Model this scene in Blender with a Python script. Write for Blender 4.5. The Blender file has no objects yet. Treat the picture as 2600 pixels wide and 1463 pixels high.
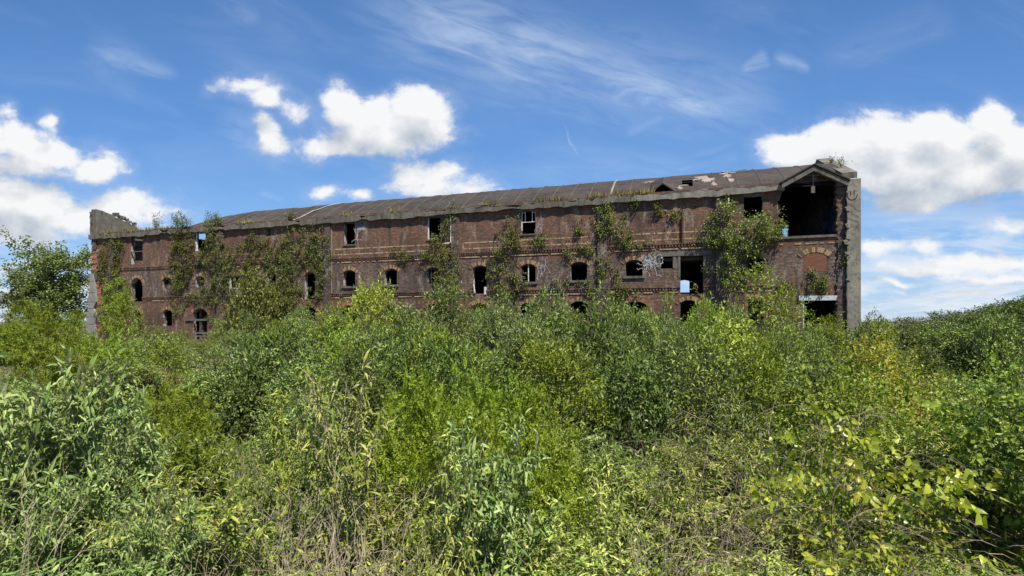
import bpy, math, random
import numpy as np
from mathutils import Vector

# ------------------------------------------------------------------ camera, sky, sun, exposure
scene = bpy.context.scene
C = scene.collection
CAM_Z = 2.5
cam_data = bpy.data.cameras.new("camera")
cam = bpy.data.objects.new("camera", cam_data)
C.objects.link(cam)
cam.location = (0, 0, CAM_Z)
cam.rotation_euler = (math.radians(90), 0, 0)
cam_data.sensor_width = 36.0
cam_data.lens = 18.0
cam_data.shift_y = (816 - 731.5) / 2600
cam_data.clip_end = 6000
scene.camera = cam

SUN = Vector((0.26, -0.42, 0.87)).normalized()
SUN_EL = math.asin(SUN.z)
SUN_ROT = math.atan2(SUN.x, SUN.y)
sun_data = bpy.data.lights.new("sun", 'SUN')
sun_data.energy = 5.0
sun_data.angle = math.radians(0.53)
sun_data.color = (1.0, 0.95, 0.86)
sun = bpy.data.objects.new("sun", sun_data)
sun.rotation_euler = (-SUN).to_track_quat('-Z', 'Y').to_euler()
sun.location = (20, -60, 80)
C.objects.link(sun)

scene.view_settings.view_transform = 'Standard'
scene.view_settings.look = 'None'
scene.view_settings.gamma = 1.0
scene.view_settings.exposure = 0.75
scene.render.engine = 'CYCLES'
scene.cycles.max_bounces = 6
scene.cycles.diffuse_bounces = 2
scene.cycles.glossy_bounces = 2
scene.cycles.transmission_bounces = 3
scene.cycles.transparent_max_bounces = 4

SKY_STRENGTH = 0.12
EXPOSURE = 0.75
CL = 1.0 / 2 ** EXPOSURE            # cloud brightness, so that they stay just short of white
CF = 1.0097                                   # working picture units to the 2600 wide frame


class NT:
    """Small helper that writes shader maths as calls."""
    def __init__(self, tree):
        self.t = tree
        self.n = tree.nodes
        self.l = tree.links

    def put(self, sock, v):
        if isinstance(v, bpy.types.NodeSocket):
            self.l.new(v, sock)
        elif v is not None:
            sock.default_value = v

    def math(self, op, a, b=None, c=None, clamp=False):
        n = self.n.new('ShaderNodeMath'); n.operation = op; n.use_clamp = clamp
        for i, v in enumerate((a, b, c)):
            self.put(n.inputs[i], v)
        return n.outputs[0]

    def vec(self, op, a, b=None, out=0):
        n = self.n.new('ShaderNodeVectorMath'); n.operation = op
        self.put(n.inputs[0], a)
        if b is not None:
            self.put(n.inputs[3] if op == 'SCALE' else n.inputs[1], b)
        return n.outputs[out]

    def comb(self, x, y, z):
        n = self.n.new('ShaderNodeCombineXYZ')
        for i, v in enumerate((x, y, z)):
            self.put(n.inputs[i], v)
        return n.outputs[0]

    def sep(self, v):
        n = self.n.new('ShaderNodeSeparateXYZ'); self.l.new(v, n.inputs[0])
        return n.outputs

    def noise(self, v, scale, detail=4, rough=0.5, dist=0.0, out='Fac'):
        n = self.n.new('ShaderNodeTexNoise')
        self.put(n.inputs['Vector'], v)
        n.inputs['Scale'].default_value = scale
        n.inputs['Detail'].default_value = detail
        n.inputs['Roughness'].default_value = rough
        n.inputs['Distortion'].default_value = dist
        return n.outputs[out]

    def vor(self, v, scale, detail=0, rough=0.5, out='Distance'):
        n = self.n.new('ShaderNodeTexVoronoi')
        self.put(n.inputs['Vector'], v)
        n.inputs['Scale'].default_value = scale
        n.inputs['Detail'].default_value = detail
        n.inputs['Roughness'].default_value = rough
        return n.outputs[out]

    def ramp(self, x, a, b, y0=0.0, y1=1.0):
        n = self.n.new('ShaderNodeMapRange'); n.interpolation_type = 'SMOOTHSTEP'
        self.put(n.inputs[0], x)
        self.put(n.inputs[1], a); self.put(n.inputs[2], b)
        self.put(n.inputs[3], y0); self.put(n.inputs[4], y1)
        return n.outputs[0]

    def mix(self, f, a, b, mode='MIX'):
        n = self.n.new('ShaderNodeMix'); n.data_type = 'RGBA'; n.blend_type = mode
        self.put(n.inputs[0], f)
        self.put(n.inputs[6], a if isinstance(a, bpy.types.NodeSocket) else (*a, 1))
        self.put(n.inputs[7], b if isinstance(b, bpy.types.NodeSocket) else (*b, 1))
        return n.outputs[2]

    def map(self, v, scale=(1, 1, 1), loc=(0, 0, 0), rot=(0, 0, 0)):
        n = self.n.new('ShaderNodeMapping')
        self.l.new(v, n.inputs[0])
        n.inputs['Location'].default_value = loc
        n.inputs['Rotation'].default_value = rot
        n.inputs['Scale'].default_value = scale
        return n.outputs[0]


def build_world():
    w = bpy.data.worlds.new("World")
    scene.world = w
    w.use_nodes = True
    t = w.node_tree
    t.nodes.clear()
    g = NT(t)
    sky = t.nodes.new('ShaderNodeTexSky')
    sky.sky_type = 'NISHITA'
    sky.sun_disc = False
    sky.sun_elevation = SUN_EL
    sky.sun_rotation = SUN_ROT
    sky.air_density = 1.0
    sky.dust_density = 0.6
    sky.ozone_density = 3.0
    tc = t.nodes.new('ShaderNodeTexCoord')
    d = g.sep(tc.outputs['Generated'])
    y = g.math('MAXIMUM', d[1], 0.06)
    u = g.math('DIVIDE', d[0], y)
    v = g.math('DIVIDE', d[2], y)
    uv = g.comb(u, v, 0.0)

    cum = [  # cumulus heaps: centre and half axes, where they stand over the northern horizon
        (868, 262, 62, 62), (930, 290, 90, 62), (1060, 268, 78, 62), (960, 330, 185, 66), (1085, 318, 60, 52), (850, 358, 104, 38),
        (1042, 432, 76, 40), (1105, 436, 58, 40), (1080, 470, 120, 30), (1180, 490, 70, 22),
        (620, 222, 62, 26), (665, 250, 44, 34), (738, 275, 30, 26), (680, 345, 44, 40),
        (832, 478, 30, 20), (905, 488, 38, 18),
        (20, 350, 110, 50), (110, 385, 120, 52), (215, 405, 76, 42), (60, 420, 200, 34), (118, 297, 26, 26), (12, 275, 22, 22),
        (90, 505, 130, 50), (0, 500, 120, 50), (300, 515, 112, 44), (210, 545, 240, 44), (40, 570, 140, 50), (-120, 420, 160, 130),
        (2010, 390, 110, 62), (2110, 350, 120, 62), (2230, 340, 120, 60), (2350, 345, 110, 58), (2490, 320, 80, 56), (2560, 360, 130, 70),
        (2280, 410, 260, 72), (2480, 420, 200, 70), (2120, 420, 150, 60), (2330, 480, 160, 42), (2750, 390, 260, 120),
        (2205, 628, 58, 30), (2322, 620, 54, 26), (2545, 566, 60, 22), (2450, 660, 130, 20), (2560, 655, 70, 24),
        (2330, 688, 130, 12), (2500, 705, 130, 12), (2240, 722, 90, 8), (2420, 745, 150, 9),
    ]

    def dens(p):
        w1 = g.noise(g.vec('MULTIPLY', p, (1, 1.25, 1)), 6.0, 3, 0.5, out='Color')
        warp = g.vec('SCALE', g.vec('SUBTRACT', w1, (0.5, 0.5, 0.5)), 0.09)
        q = g.vec('ADD', p, warp)
        m = None
        for X, Y, rx, ry in cum:
            c = ((X * CF - 1300) / 1300, (816 - Y * CF) / 1300, 0.5)
            s = (1300 / (rx * CF), 1300 / (ry * CF), 0.0)
            L = g.vec('LENGTH', g.vec('MULTIPLY', g.vec('SUBTRACT', q, c), s), out=1)
            k = min(1.3, max(0.42, min(rx, ry) / 55))
            L = g.math('MULTIPLY', g.math('SUBTRACT', L, 1.0), k)
            m = L if m is None else g.math('SMOOTH_MIN', m, L, 0.22)
        base = g.math('MULTIPLY', g.math('SUBTRACT', 0.30, m), 1.15)
        b1 = g.vor(g.vec('ADD', g.vec('MULTIPLY', p, (1, 1.2, 1)), g.vec('SCALE', warp, 0.5)), 20.0, 3.0, 0.6)
        b2 = g.noise(g.vec('MULTIPLY', p, (1, 1.35, 1)), 11.0, 7, 0.68, 0.2)
        bil = g.math('SUBTRACT', 0.45, b1)
        f = g.math('ADD', g.math('MULTIPLY', bil, 0.16), g.math('MULTIPLY', g.math('SUBTRACT', b2, 0.5), 1.75))
        return g.math('ADD', base, f)

    D0 = dens(uv)
    D1 = dens(g.vec('ADD', uv, (0.010, 0.055, 0.0)))
    alpha = g.ramp(D0, -0.02, 0.68)
    alpha = g.math('POWER', alpha, 1.2)
    alpha = g.math('MAXIMUM', alpha, g.ramp(D0, -0.40, 0.5, 0.0, 0.14))
    # thick above -> grey underside, thin above -> sunlit top
    lit = g.math('SUBTRACT', D0, D1)
    lit = g.math('ADD', g.math('MULTIPLY', lit, 0.36), 0.80)
    thick = g.ramp(D1, 0.1, 1.5, 0.0, 0.36)
    lit = g.math('SUBTRACT', lit, thick, clamp=True)
    cloud = g.mix(lit, tuple(c * CL for c in (0.40, 0.47, 0.57)), tuple(c * CL for c in (0.93, 0.94, 0.95)))

    # cirrus streaks
    def streak(x0, y0, x1, y1, wid0, wid1, amp, seed):
        a = Vector(((x0 * CF - 1300) / 1300, (816 - y0 * CF) / 1300))
        b = Vector(((x1 * CF - 1300) / 1300, (816 - y1 * CF) / 1300))
        e = (b - a); Ln = e.length; e /= Ln
        du = g.math('SUBTRACT', u, a.x); dv = g.math('SUBTRACT', v, a.y)
        s = g.math('ADD', g.math('MULTIPLY', du, e.x), g.math('MULTIPLY', dv, e.y))
        tt = g.math('ADD', g.math('MULTIPLY', du, -e.y), g.math('MULTIPLY', dv, e.x))
        sn = g.math('DIVIDE', s, Ln)
        ends = g.math('MULTIPLY', g.ramp(sn, -0.15, 0.25), g.ramp(sn, 1.0, 0.75))
        wv = g.ramp(sn, 0.0, 1.0, wid0 / 1300, wid1 / 1300)
        nz = g.noise(g.comb(g.math('MULTIPLY', s, 3.0), g.math('MULTIPLY', tt, 12.0), seed), 2.2, 6, 0.6, 0.6)
        tw = g.math('ADD', tt, g.math('MULTIPLY', g.math('SUBTRACT', nz, 0.5), 0.05))
        band = g.math('POWER', 2.718, g.math('MULTIPLY', g.math('POWER', g.math('ABSOLUTE', g.math('DIVIDE', tw, wv)), 2.0), -1.0))
        return g.math('MULTIPLY', g.math('MULTIPLY', band, ends), g.math('MULTIPLY', g.ramp(nz, 0.2, 0.8), amp))

    ci = streak(960, 0, 1970, 330, 120, 34, 1.0, 1.0)
    for a in ((1150, 110, 2050, 290, 150, 90, 0.5, 3.3), (520, 130, 1060, 420, 60, 80, 0.28, 5.1), (560, 300, 760, 400, 40, 40, 0.5, 6.4),
              (230, 120, 465, 190, 40, 10, 0.5, 8.2), (1300, 400, 1800, 430, 60, 50, 0.35, 2.2), (2060, 150, 2420, 40, 40, 60, 0.22, 9.0),
              (1560, 340, 1680, 275, 24, 20, 0.35, 4.0), (1690, 415, 1870, 375, 20, 26, 0.45, 7.3), (540, -20, 660, 60, 30, 20, 0.3, 7.9),
              (650, 490, 720, 510, 10, 8, 0.6, 2.9), (1860, 178, 1940, 138, 14, 22, 0.9, 12.4), (1945, 145, 2045, 172, 20, 12, 0.8, 15.1), (2150, 560, 2400, 575, 20, 22, 0.5, 4.4)):
        ci = g.math('MAXIMUM', ci, streak(*a))
    trail = streak(1420, 318, 1455, 400, 2.2, 2.2, 1.0, 0.2)
    veil = g.noise(g.vec('MULTIPLY', g.map(uv, rot=(0, 0, 0.3)), (1.4, 4.0, 1)), 2.0, 5, 0.6, 0.8)
    ci = g.math('ADD', ci, g.math('MULTIPLY', g.ramp(veil, 0.45, 0.8), 0.16), clamp=True)
    # flat broken banks low over the horizon
    lowm = g.math('MAXIMUM', g.ramp(v, 0.19, 0.06), g.math('MULTIPLY', g.ramp(v, 0.30, 0.08), g.math('MAXIMUM', g.ramp(u, 0.62, 0.75), g.ramp(u, -0.55, -0.85))))
    ln = g.noise(g.vec('MULTIPLY', uv, (1.6, 9.0, 1)), 2.4, 7, 0.62, 0.5)
    low = g.math('MULTIPLY', g.math('MULTIPLY', g.ramp(ln, 0.36, 0.62), lowm), 0.8)

    bg = t.nodes.new('ShaderNodeBackground')
    out = t.nodes.new('ShaderNodeOutputWorld')
    K = CL / SKY_STRENGTH
    hs = t.nodes.new('ShaderNodeHueSaturation')
    hs.inputs['Saturation'].default_value = SKY_SAT
    hs.inputs['Value'].default_value = SKY_VAL
    t.links.new(sky.outputs[0], hs.inputs['Color'])
    base = g.mix(1.0, hs.outputs[0], SKY_TINT, 'MULTIPLY')
    rmp = t.nodes.new('ShaderNodeValToRGB')          # clear-air blue of the day, deeper overhead
    el = rmp.color_ramp.elements
    while len(el) < 4: el.new(0.5)
    for e, (ps, cc) in zip(el, ((0.0, (0.40, 0.58, 0.84)), (0.16, (0.22, 0.44, 0.80)), (0.36, (0.132, 0.305, 0.67)), (0.70, (0.080, 0.190, 0.455)))):
        e.position = ps; e.color = (*(c * CL for c in cc), 1)
    t.links.new(v, rmp.inputs[0])
    base = g.mix(0.8, base, g.vec('SCALE', rmp.outputs[0], 1.0 / SKY_STRENGTH))
    base = g.mix(g.math('MULTIPLY', ci, 0.62), base, tuple(c * K for c in (0.66, 0.78, 0.95)))
    base = g.mix(g.math('MULTIPLY', trail, 0.28), base, tuple(c * K for c in (0.8, 0.88, 1.0)))
    base = g.mix(low, base, tuple(c * K for c in (0.84, 0.88, 0.95)))
    cl = g.vec('SCALE', cloud, 1.0 / SKY_STRENGTH)
    base = g.mix(alpha, base, cl)
    t.links.new(base, bg.inputs['Color'])
    bg.inputs['Strength'].default_value = SKY_STRENGTH
    t.links.new(bg.outputs[0], out.inputs[0])
    w.cycles.sampling_method = 'MANUAL'
    w.cycles.sample_map_resolution = 512


SKY_SAT, SKY_VAL, SKY_TINT = 1.2, 0.95, (0.90, 1.0, 1.10)
build_world()


# ------------------------------------------------------------------ mesh and object helpers
class MB:
    """Collects polygons as arrays and links them as ONE mesh object."""
    def __init__(self):
        self.v = []; self.nv = 0; self.f = []; self.mi = []

    def add(self, verts, faces, mat=0):
        verts = np.asarray(verts, dtype=np.float32).reshape(-1, 3)
        faces = np.asarray(faces, dtype=np.int32)
        if faces.ndim == 1:
            faces = faces[None, :]
        self.v.append(verts); self.f.append(faces + self.nv)
        self.mi.append(np.full(len(faces), mat, dtype=np.int32))
        self.nv += len(verts)

    def box(self, x0, x1, y0, y1, z0, z1, mat=0):
        v = [(x0, y0, z0), (x1, y0, z0), (x1, y1, z0), (x0, y1, z0), (x0, y0, z1), (x1, y0, z1), (x1, y1, z1), (x0, y1, z1)]
        self.add(v, [(0, 3, 2, 1), (4, 5, 6, 7), (0, 1, 5, 4), (1, 2, 6, 5), (2, 3, 7, 6), (3, 0, 4, 7)], mat)

    def hexa(self, c, mat=0):
        self.add(c, [(0, 3, 2, 1), (4, 5, 6, 7), (0, 1, 5, 4), (1, 2, 6, 5), (2, 3, 7, 6), (3, 0, 4, 7)], mat)

    def prism(self, poly, y0, y1, mat=0):
        """poly: (x, z) outline, convex or nearly; extruded along y"""
        n = len(poly)
        v = [(x, y0, z) for x, z in poly] + [(x, y1, z) for x, z in poly]
        self.add(v, [list(range(n))], mat)
        self.add(v, [list(range(2 * n - 1, n - 1, -1))], mat)
        self.add(v, [(i, i + n, (i + 1) % n + n, (i + 1) % n) for i in range(n)], mat)

    def tube(self, pts, r0, r1, sides=4, mat=0):
        pts = np.asarray(pts, dtype=np.float64)
        n = len(pts)
        tan = np.gradient(pts, axis=0)
        tan /= np.linalg.norm(tan, axis=1)[:, None] + 1e-9
        ref = np.where(np.abs(tan[:, 2:3]) > 0.9, np.array([[1., 0, 0]]), np.array([[0., 0, 1.]]))
        a = np.cross(tan, ref); a /= np.linalg.norm(a, axis=1)[:, None] + 1e-9
        b = np.cross(tan, a)
        rr = np.linspace(r0, r1, n)[:, None, None]
        ang = np.arange(sides) * 2 * math.pi / sides
        ring = (np.cos(ang)[None, :, None] * a[:, None, :] + np.sin(ang)[None, :, None] * b[:, None, :]) * rr + pts[:, None, :]
        i = np.arange(n - 1)[:, None] * sides; k = np.arange(sides)[None, :]; k2 = (k + 1) % sides
        q = np.stack([i + k, i + k2, i + sides + k2, i + sides + k], axis=-1).reshape(-1, 4)
        self.add(ring.reshape(-1, 3), q, mat)

    def mesh(self, name, mats, smooth=False):
        me = bpy.data.meshes.new(name)
        V = np.concatenate(self.v) if self.v else np.zeros((0, 3), np.float32)
        me.vertices.add(len(V)); me.vertices.foreach_set('co', V.ravel())
        loops = np.concatenate([f.ravel() for f in self.f])
        tot = np.concatenate([np.full(len(f), f.shape[1], np.int32) for f in self.f])
        start = np.concatenate([[0], np.cumsum(tot)[:-1]]).astype(np.int32)
        me.loops.add(len(loops)); me.loops.foreach_set('vertex_index', loops.astype(np.int32))
        me.polygons.add(len(tot)); me.polygons.foreach_set('loop_start', start); me.polygons.foreach_set('loop_total', tot)
        me.polygons.foreach_set('material_index', np.concatenate(self.mi))
        me.polygons.foreach_set('use_smooth', np.full(len(tot), smooth, dtype=bool))
        for m in (mats if isinstance(mats, (list, tuple)) else [mats]):
            me.materials.append(m)
        me.update(calc_edges=True)
        me.validate()
        return me

    def build(self, name, mats, parent=None, smooth=False):
        o = bpy.data.objects.new(name, self.mesh(name, mats, smooth))
        C.objects.link(o)
        o.parent = parent
        return o


def tag(o, label=None, cat=None, group=None, kind=None):
    if label: o['label'] = label
    if cat: o['category'] = cat
    if group: o['group'] = group
    if kind: o['kind'] = kind
    return o


def empty(name, loc=(0, 0, 0), rz=0.0):
    o = bpy.data.objects.new(name, None)
    o.empty_display_size = 0.3
    o.location = loc; o.rotation_euler = (0, 0, rz)
    C.objects.link(o)
    return o


# ------------------------------------------------------------------ materials
def new_mat(name):
    m = bpy.data.materials.new(name); m.use_nodes = True
    t = m.node_tree; t.nodes.clear()
    g = NT(t)
    out = t.nodes.new('ShaderNodeOutputMaterial')
    p = t.nodes.new('ShaderNodeBsdfPrincipled')
    t.links.new(p.outputs[0], out.inputs[0])
    p.inputs['Specular IOR Level'].default_value = 0.25
    return m, g, p, out


def obj_co(g):
    return g.n.new('ShaderNodeTexCoord').outputs['Object']


def bump(g, p, h, strength=0.4, dist=0.02):
    b = g.n.new('ShaderNodeBump')
    b.inputs['Strength'].default_value = strength; b.inputs['Distance'].default_value = dist
    g.l.new(h, b.inputs['Height']); g.l.new(b.outputs[0], p.inputs['Normal'])


def mat_brick(name, c1, c2, grey=0.5, white=0.0):
    m, g, p, out = new_mat(name)
    co = obj_co(g); s = g.sep(co)
    flat = g.comb(g.math('ADD', s[0], s[1]), s[2], 0.0)
    b = g.n.new('ShaderNodeTexBrick')
    g.l.new(flat, b.inputs['Vector'])
    b.inputs['Scale'].default_value = 1.0
    b.inputs['Brick Width'].default_value = 0.24; b.inputs['Row Height'].default_value = 0.082
    b.inputs['Mortar Size'].default_value = 0.011
    b.inputs['Color1'].default_value = (*c1, 1); b.inputs['Color2'].default_value = (*c2, 1)
    b.inputs['Mortar'].default_value = (0.12, 0.11, 0.10, 1)
    col = b.outputs[0]
    big = g.noise(co, 0.22, 5, 0.6)
    mid = g.noise(g.vec('MULTIPLY', co, (1.2, 1.2, 2.2)), 1.0, 6, 0.65)
    row = g.noise(g.vec('MULTIPLY', co, (0.35, 0.35, 6.0)), 1.6, 4, 0.7)
    spk = g.noise(g.vec('MULTIPLY', co, (1.0, 1.0, 2.2)), 3.0, 5, 0.8)
    col = g.mix(g.ramp(mid, 0.42, 0.72, 0, 0.55), col, (0.20, 0.082, 0.052))          # fresher red faces
    col = g.mix(g.ramp(row, 0.50, 0.68, 0, 0.50), col, (0.030, 0.022, 0.020))          # sooty courses
    col = g.mix(g.ramp(spk, 0.53, 0.68, 0, 0.75), col, (0.34, 0.255, 0.205))            # pale spalled bricks
    col = g.mix(g.ramp(spk, 0.48, 0.34, 0, 0.8), col, (0.022, 0.017, 0.016))
    # weathered grey middle storey with ragged limits
    zz = g.math('ADD', s[2], g.math('MULTIPLY', g.math('SUBTRACT', big, 0.5), 2.4))
    band = g.math('MULTIPLY', g.ramp(zz, 4.6, 5.6), g.ramp(zz, 7.7, 7.2))
    lime = g.mix(g.ramp(spk, 0.4, 0.65), (0.060, 0.045, 0.035), (0.21, 0.178, 0.148))
    col = g.mix(g.math('MULTIPLY', band, grey), col, lime)
    damp = g.noise(g.vec('MULTIPLY', co, (1.4, 1.4, 0.25)), 1.3, 5, 0.6)
    col = g.mix(g.ramp(damp, 0.47, 0.66, 0, 0.72), col, (0.050, 0.046, 0.036))
    col = g.mix(g.ramp(big, 0.50, 0.66, 0, 0.55), col, (0.045, 0.034, 0.028))          # soot
    salt = g.noise(g.vec('MULTIPLY', co, (1.8, 1.8, 0.5)), 0.9, 6, 0.7)
    col = g.mix(g.math('MULTIPLY', g.ramp(salt, 0.52, 0.66), g.ramp(spk, 0.35, 0.6, 0.1, 0.75)), col, (0.32, 0.27, 0.22))
    if white:
        wn = g.noise(co, 1.6, 5, 0.7)
        col = g.mix(g.ramp(wn, 0.55 - 0.25 * white, 0.68 - 0.2 * white, 0, 0.9), col, (0.40, 0.385, 0.36))
    g.l.new(col, p.inputs['Base Color'])
    p.inputs['Roughness'].default_value = 0.92
    h = g.math('ADD', g.math('MULTIPLY', b.outputs[1], -0.6), g.math('MULTIPLY', spk, 1.6))
    bump(g, p, h, 0.6, 0.03)
    return m


def mat_mottled(name, a, b, c, scale=1.0, stretch=(1, 1, 1), rough=0.9, bmp=0.4, streak=0.0, moss=0.0):
    m, g, p, out = new_mat(name)
    co = g.map(obj_co(g), scale=stretch)
    n1 = g.noise(co, 0.8 * scale, 6, 0.62); n2 = g.noise(co, 5.0 * scale, 5, 0.7)
    col = g.mix(g.ramp(n1, 0.35, 0.65), a, b)
    col = g.mix(g.ramp(n2, 0.48, 0.72, 0, 0.8), col, c)
    if streak:
        st = g.noise(g.vec('MULTIPLY', obj_co(g), (2.2, 2.2, 0.18)), 1.5, 5, 0.65)
        col = g.mix(g.ramp(st, 0.5, 0.66, 0, streak), col, tuple(x * 0.28 for x in a))
    if moss:
        mo = g.noise(obj_co(g), 1.1, 6, 0.7)
        col = g.mix(g.ramp(mo, 0.52, 0.66, 0, moss), col, (0.075, 0.085, 0.028))
    g.l.new(col, p.inputs['Base Color'])
    p.inputs['Roughness'].default_value = rough
    bump(g, p, g.math('ADD', n1, n2), bmp, 0.04)
    return m


def mat_island(name, cols, rough=0.85):
    """each loose piece (a brick, a stone) takes one of the listed colours"""
    m, g, p, out = new_mat(name)
    geo = g.n.new('ShaderNodeNewGeometry')
    r = g.n.new('ShaderNodeValToRGB'); r.color_ramp.interpolation = 'CONSTANT'
    e = r.color_ramp.elements
    while len(e) < len(cols): e.new(0.5)
    for i, cc in enumerate(cols):
        e[i].position = i / len(cols); e[i].color = (*cc, 1)
    g.l.new(geo.outputs['Random Per Island'], r.inputs[0])
    n = g.noise(obj_co(g), 6.0, 4, 0.7)
    col = g.mix(g.ramp(n, 0.45, 0.75, 0, 0.55), r.outputs[0], (0.05, 0.042, 0.035))
    g.l.new(col, p.inputs['Base Color']); p.inputs['Roughness'].default_value = rough
    return m


LEAF_GAIN = (1.80, 1.64, 1.06)


def mat_leaf(name, c, dark, light, trans=0.35, rough=0.45, under=None, gloss=0.22, tint=(1.2, 1.25, 0.5)):
    """leaf: every leaf (mesh island) and every plant gets its own shade of the base green; light also passes through"""
    m, g, p, out = new_mat(name)
    bo = LEAF_GAIN
    c, dark, light = (tuple(min(.9, q * w) for q, w in zip(k, bo)) for k in (c, dark, light))
    geo = g.n.new('ShaderNodeNewGeometry'); oi = g.n.new('ShaderNodeObjectInfo')
    r = geo.outputs['Random Per Island']
    col = g.mix(g.ramp(r, 0.0, 0.55), dark, c)
    col = g.mix(g.ramp(r, 0.55, 1.0), col, light)
    hv = g.n.new('ShaderNodeHueSaturation')
    g.put(hv.inputs['Hue'], g.math('ADD', 0.485, g.math('MULTIPLY', oi.outputs['Random'], 0.03)))
    g.put(hv.inputs['Value'], g.math('ADD', 0.82, g.math('MULTIPLY', oi.outputs['Random'], 0.36)))
    g.l.new(col, hv.inputs['Color'])
    col = hv.outputs[0]
    if under:
        col2 = g.mix(geo.outputs['Backfacing'], col, under)
    else:
        col2 = col
    g.l.new(col2, p.inputs['Base Color'])
    p.inputs['Roughness'].default_value = rough
    p.inputs['Specular IOR Level'].default_value = gloss
    tr = g.n.new('ShaderNodeBsdfTranslucent')
    tc = g.mix(1.0, col, tint, 'MULTIPLY')
    g.l.new(tc, tr.inputs[0])
    mx = g.n.new('ShaderNodeMixShader'); mx.inputs[0].default_value = trans
    g.l.new(p.outputs[0], mx.inputs[1]); g.l.new(tr.outputs[0], mx.inputs[2])
    g.l.new(mx.outputs[0], out.inputs[0])
    return m


def mat_plain(name, c, rough=0.8, var=0.3, scale=8.0, metal=0.0):
    m, g, p, out = new_mat(name)
    n = g.noise(obj_co(g), scale, 4, 0.65)
    col = g.mix(g.ramp(n, 0.3, 0.7), tuple(x * (1 - var) for x in c), tuple(min(1, x * (1 + var)) for x in c))
    g.l.new(col, p.inputs['Base Color']); p.inputs['Roughness'].default_value = rough
    p.inputs['Metallic'].default_value = metal
    return m


M = {}
M['brick'] = mat_brick('weathered_brick', (0.205, 0.094, 0.050), (0.115, 0.058, 0.035), 0.65)
M['brick_dark'] = mat_brick('pilaster_brick', (0.085, 0.058, 0.046), (0.055, 0.042, 0.036), 0.85)
M['brick_red'] = mat_mottled('broken_red_brick', (0.34, 0.135, 0.08), (0.20, 0.085, 0.055), (0.42, 0.27, 0.19), 2.4, (1, 1, 2.5), 0.9, 0.7)
M['brick_infill'] = mat_mottled('infill_brick', (0.20, 0.085, 0.048), (0.15, 0.066, 0.04), (0.10, 0.062, 0.05), 2.0, (1, 1, 3), 0.9, 0.5)
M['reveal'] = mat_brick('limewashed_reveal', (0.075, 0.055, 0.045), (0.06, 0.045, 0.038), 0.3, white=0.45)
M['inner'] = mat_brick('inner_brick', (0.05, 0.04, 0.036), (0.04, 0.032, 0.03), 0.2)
M['yellow'] = mat_island('yellow_brick', [(0.38, 0.28, 0.15), (0.31, 0.215, 0.11), (0.24, 0.15, 0.08), (0.42, 0.33, 0.20)])
M['arch'] = mat_island('arch_brick', [(0.34, 0.225, 0.105), (0.17, 0.085, 0.05), (0.37, 0.26, 0.135), (0.25, 0.14, 0.07), (0.33, 0.215, 0.11), (0.12, 0.075, 0.05)])
M['arch_red'] = mat_island('red_arch_brick', [(0.27, 0.12, 0.07), (0.22, 0.10, 0.06), (0.30, 0.16, 0.09)])
M['concrete'] = mat_mottled('stained_concrete', (0.17, 0.158, 0.13), (0.11, 0.10, 0.082), (0.055, 0.053, 0.044), 1.3, (1, 1, 1), 0.92, 0.6, streak=0.75, moss=0.5)
M['concrete_pale'] = mat_mottled('pale_concrete', (0.25, 0.237, 0.20), (0.19, 0.18, 0.15), (0.10, 0.094, 0.08), 1.2, (1, 1, 1), 0.92, 0.5, streak=0.35)
M['pier'] = mat_mottled('pier_concrete', (0.27, 0.25, 0.20), (0.18, 0.165, 0.135), (0.08, 0.075, 0.062), 0.9, (1, 1, 1), 0.92, 0.5, streak=0.45)
M['render'] = mat_mottled('grey_render', (0.20, 0.195, 0.18), (0.25, 0.24, 0.225), (0.12, 0.115, 0.105), 0.7, (1, 1, 1), 0.95, 0.6)
M['roof'] = mat_mottled('roof_felt', (0.048, 0.039, 0.033), (0.028, 0.023, 0.020), (0.082, 0.068, 0.055), 0.9, (0.5, 1, 1), 0.85, 0.25)
M['deck'] = mat_mottled('bare_roof_deck', (0.30, 0.25, 0.22), (0.20, 0.165, 0.145), (0.08, 0.07, 0.06), 1.5, (1, 1, 1), 0.95, 0.6)
M['floor_slab'] = mat_plain('dusty_slab', (0.07, 0.065, 0.06), 0.95)
M['white_paint'] = mat_plain('flaking_white_paint', (0.55, 0.55, 0.53), 0.7, 0.25)
M['steel_white'] = mat_mottled('painted_steel', (0.52, 0.55, 0.55), (0.42, 0.45, 0.45), (0.20, 0.17, 0.14), 1.6, (1, 1, 1), 0.6, 0.2)
M['timber'] = mat_mottled('grey_timber', (0.16, 0.145, 0.125), (0.11, 0.10, 0.088), (0.06, 0.052, 0.045), 2.0, (1, 1, 1), 0.9, 0.4)
M['rust'] = mat_plain('rust', (0.11, 0.035, 0.025), 0.85, 0.4)
M['spray_white'] = mat_plain('white_spray_paint', (0.46, 0.46, 0.47), 0.7, 0.25, 14)
M['spray_blue'] = mat_plain('blue_spray_paint', (0.24, 0.25, 0.38), 0.7, 0.25, 14)
M['spray_pink'] = mat_plain('pink_spray_paint', (0.33, 0.25, 0.29), 0.7, 0.25, 14)
M['spray_black'] = mat_plain('black_spray_paint', (0.02, 0.02, 0.02), 0.7)
M['stem'] = mat_plain('brown_stem', (0.115, 0.088, 0.058), 0.9, 0.35)
M['pale_stem'] = mat_plain('dry_pale_stem', (0.34, 0.285, 0.195), 0.9, 0.3)
M['bark'] = mat_plain('grey_bark', (0.10, 0.09, 0.075), 0.95, 0.35)


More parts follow.
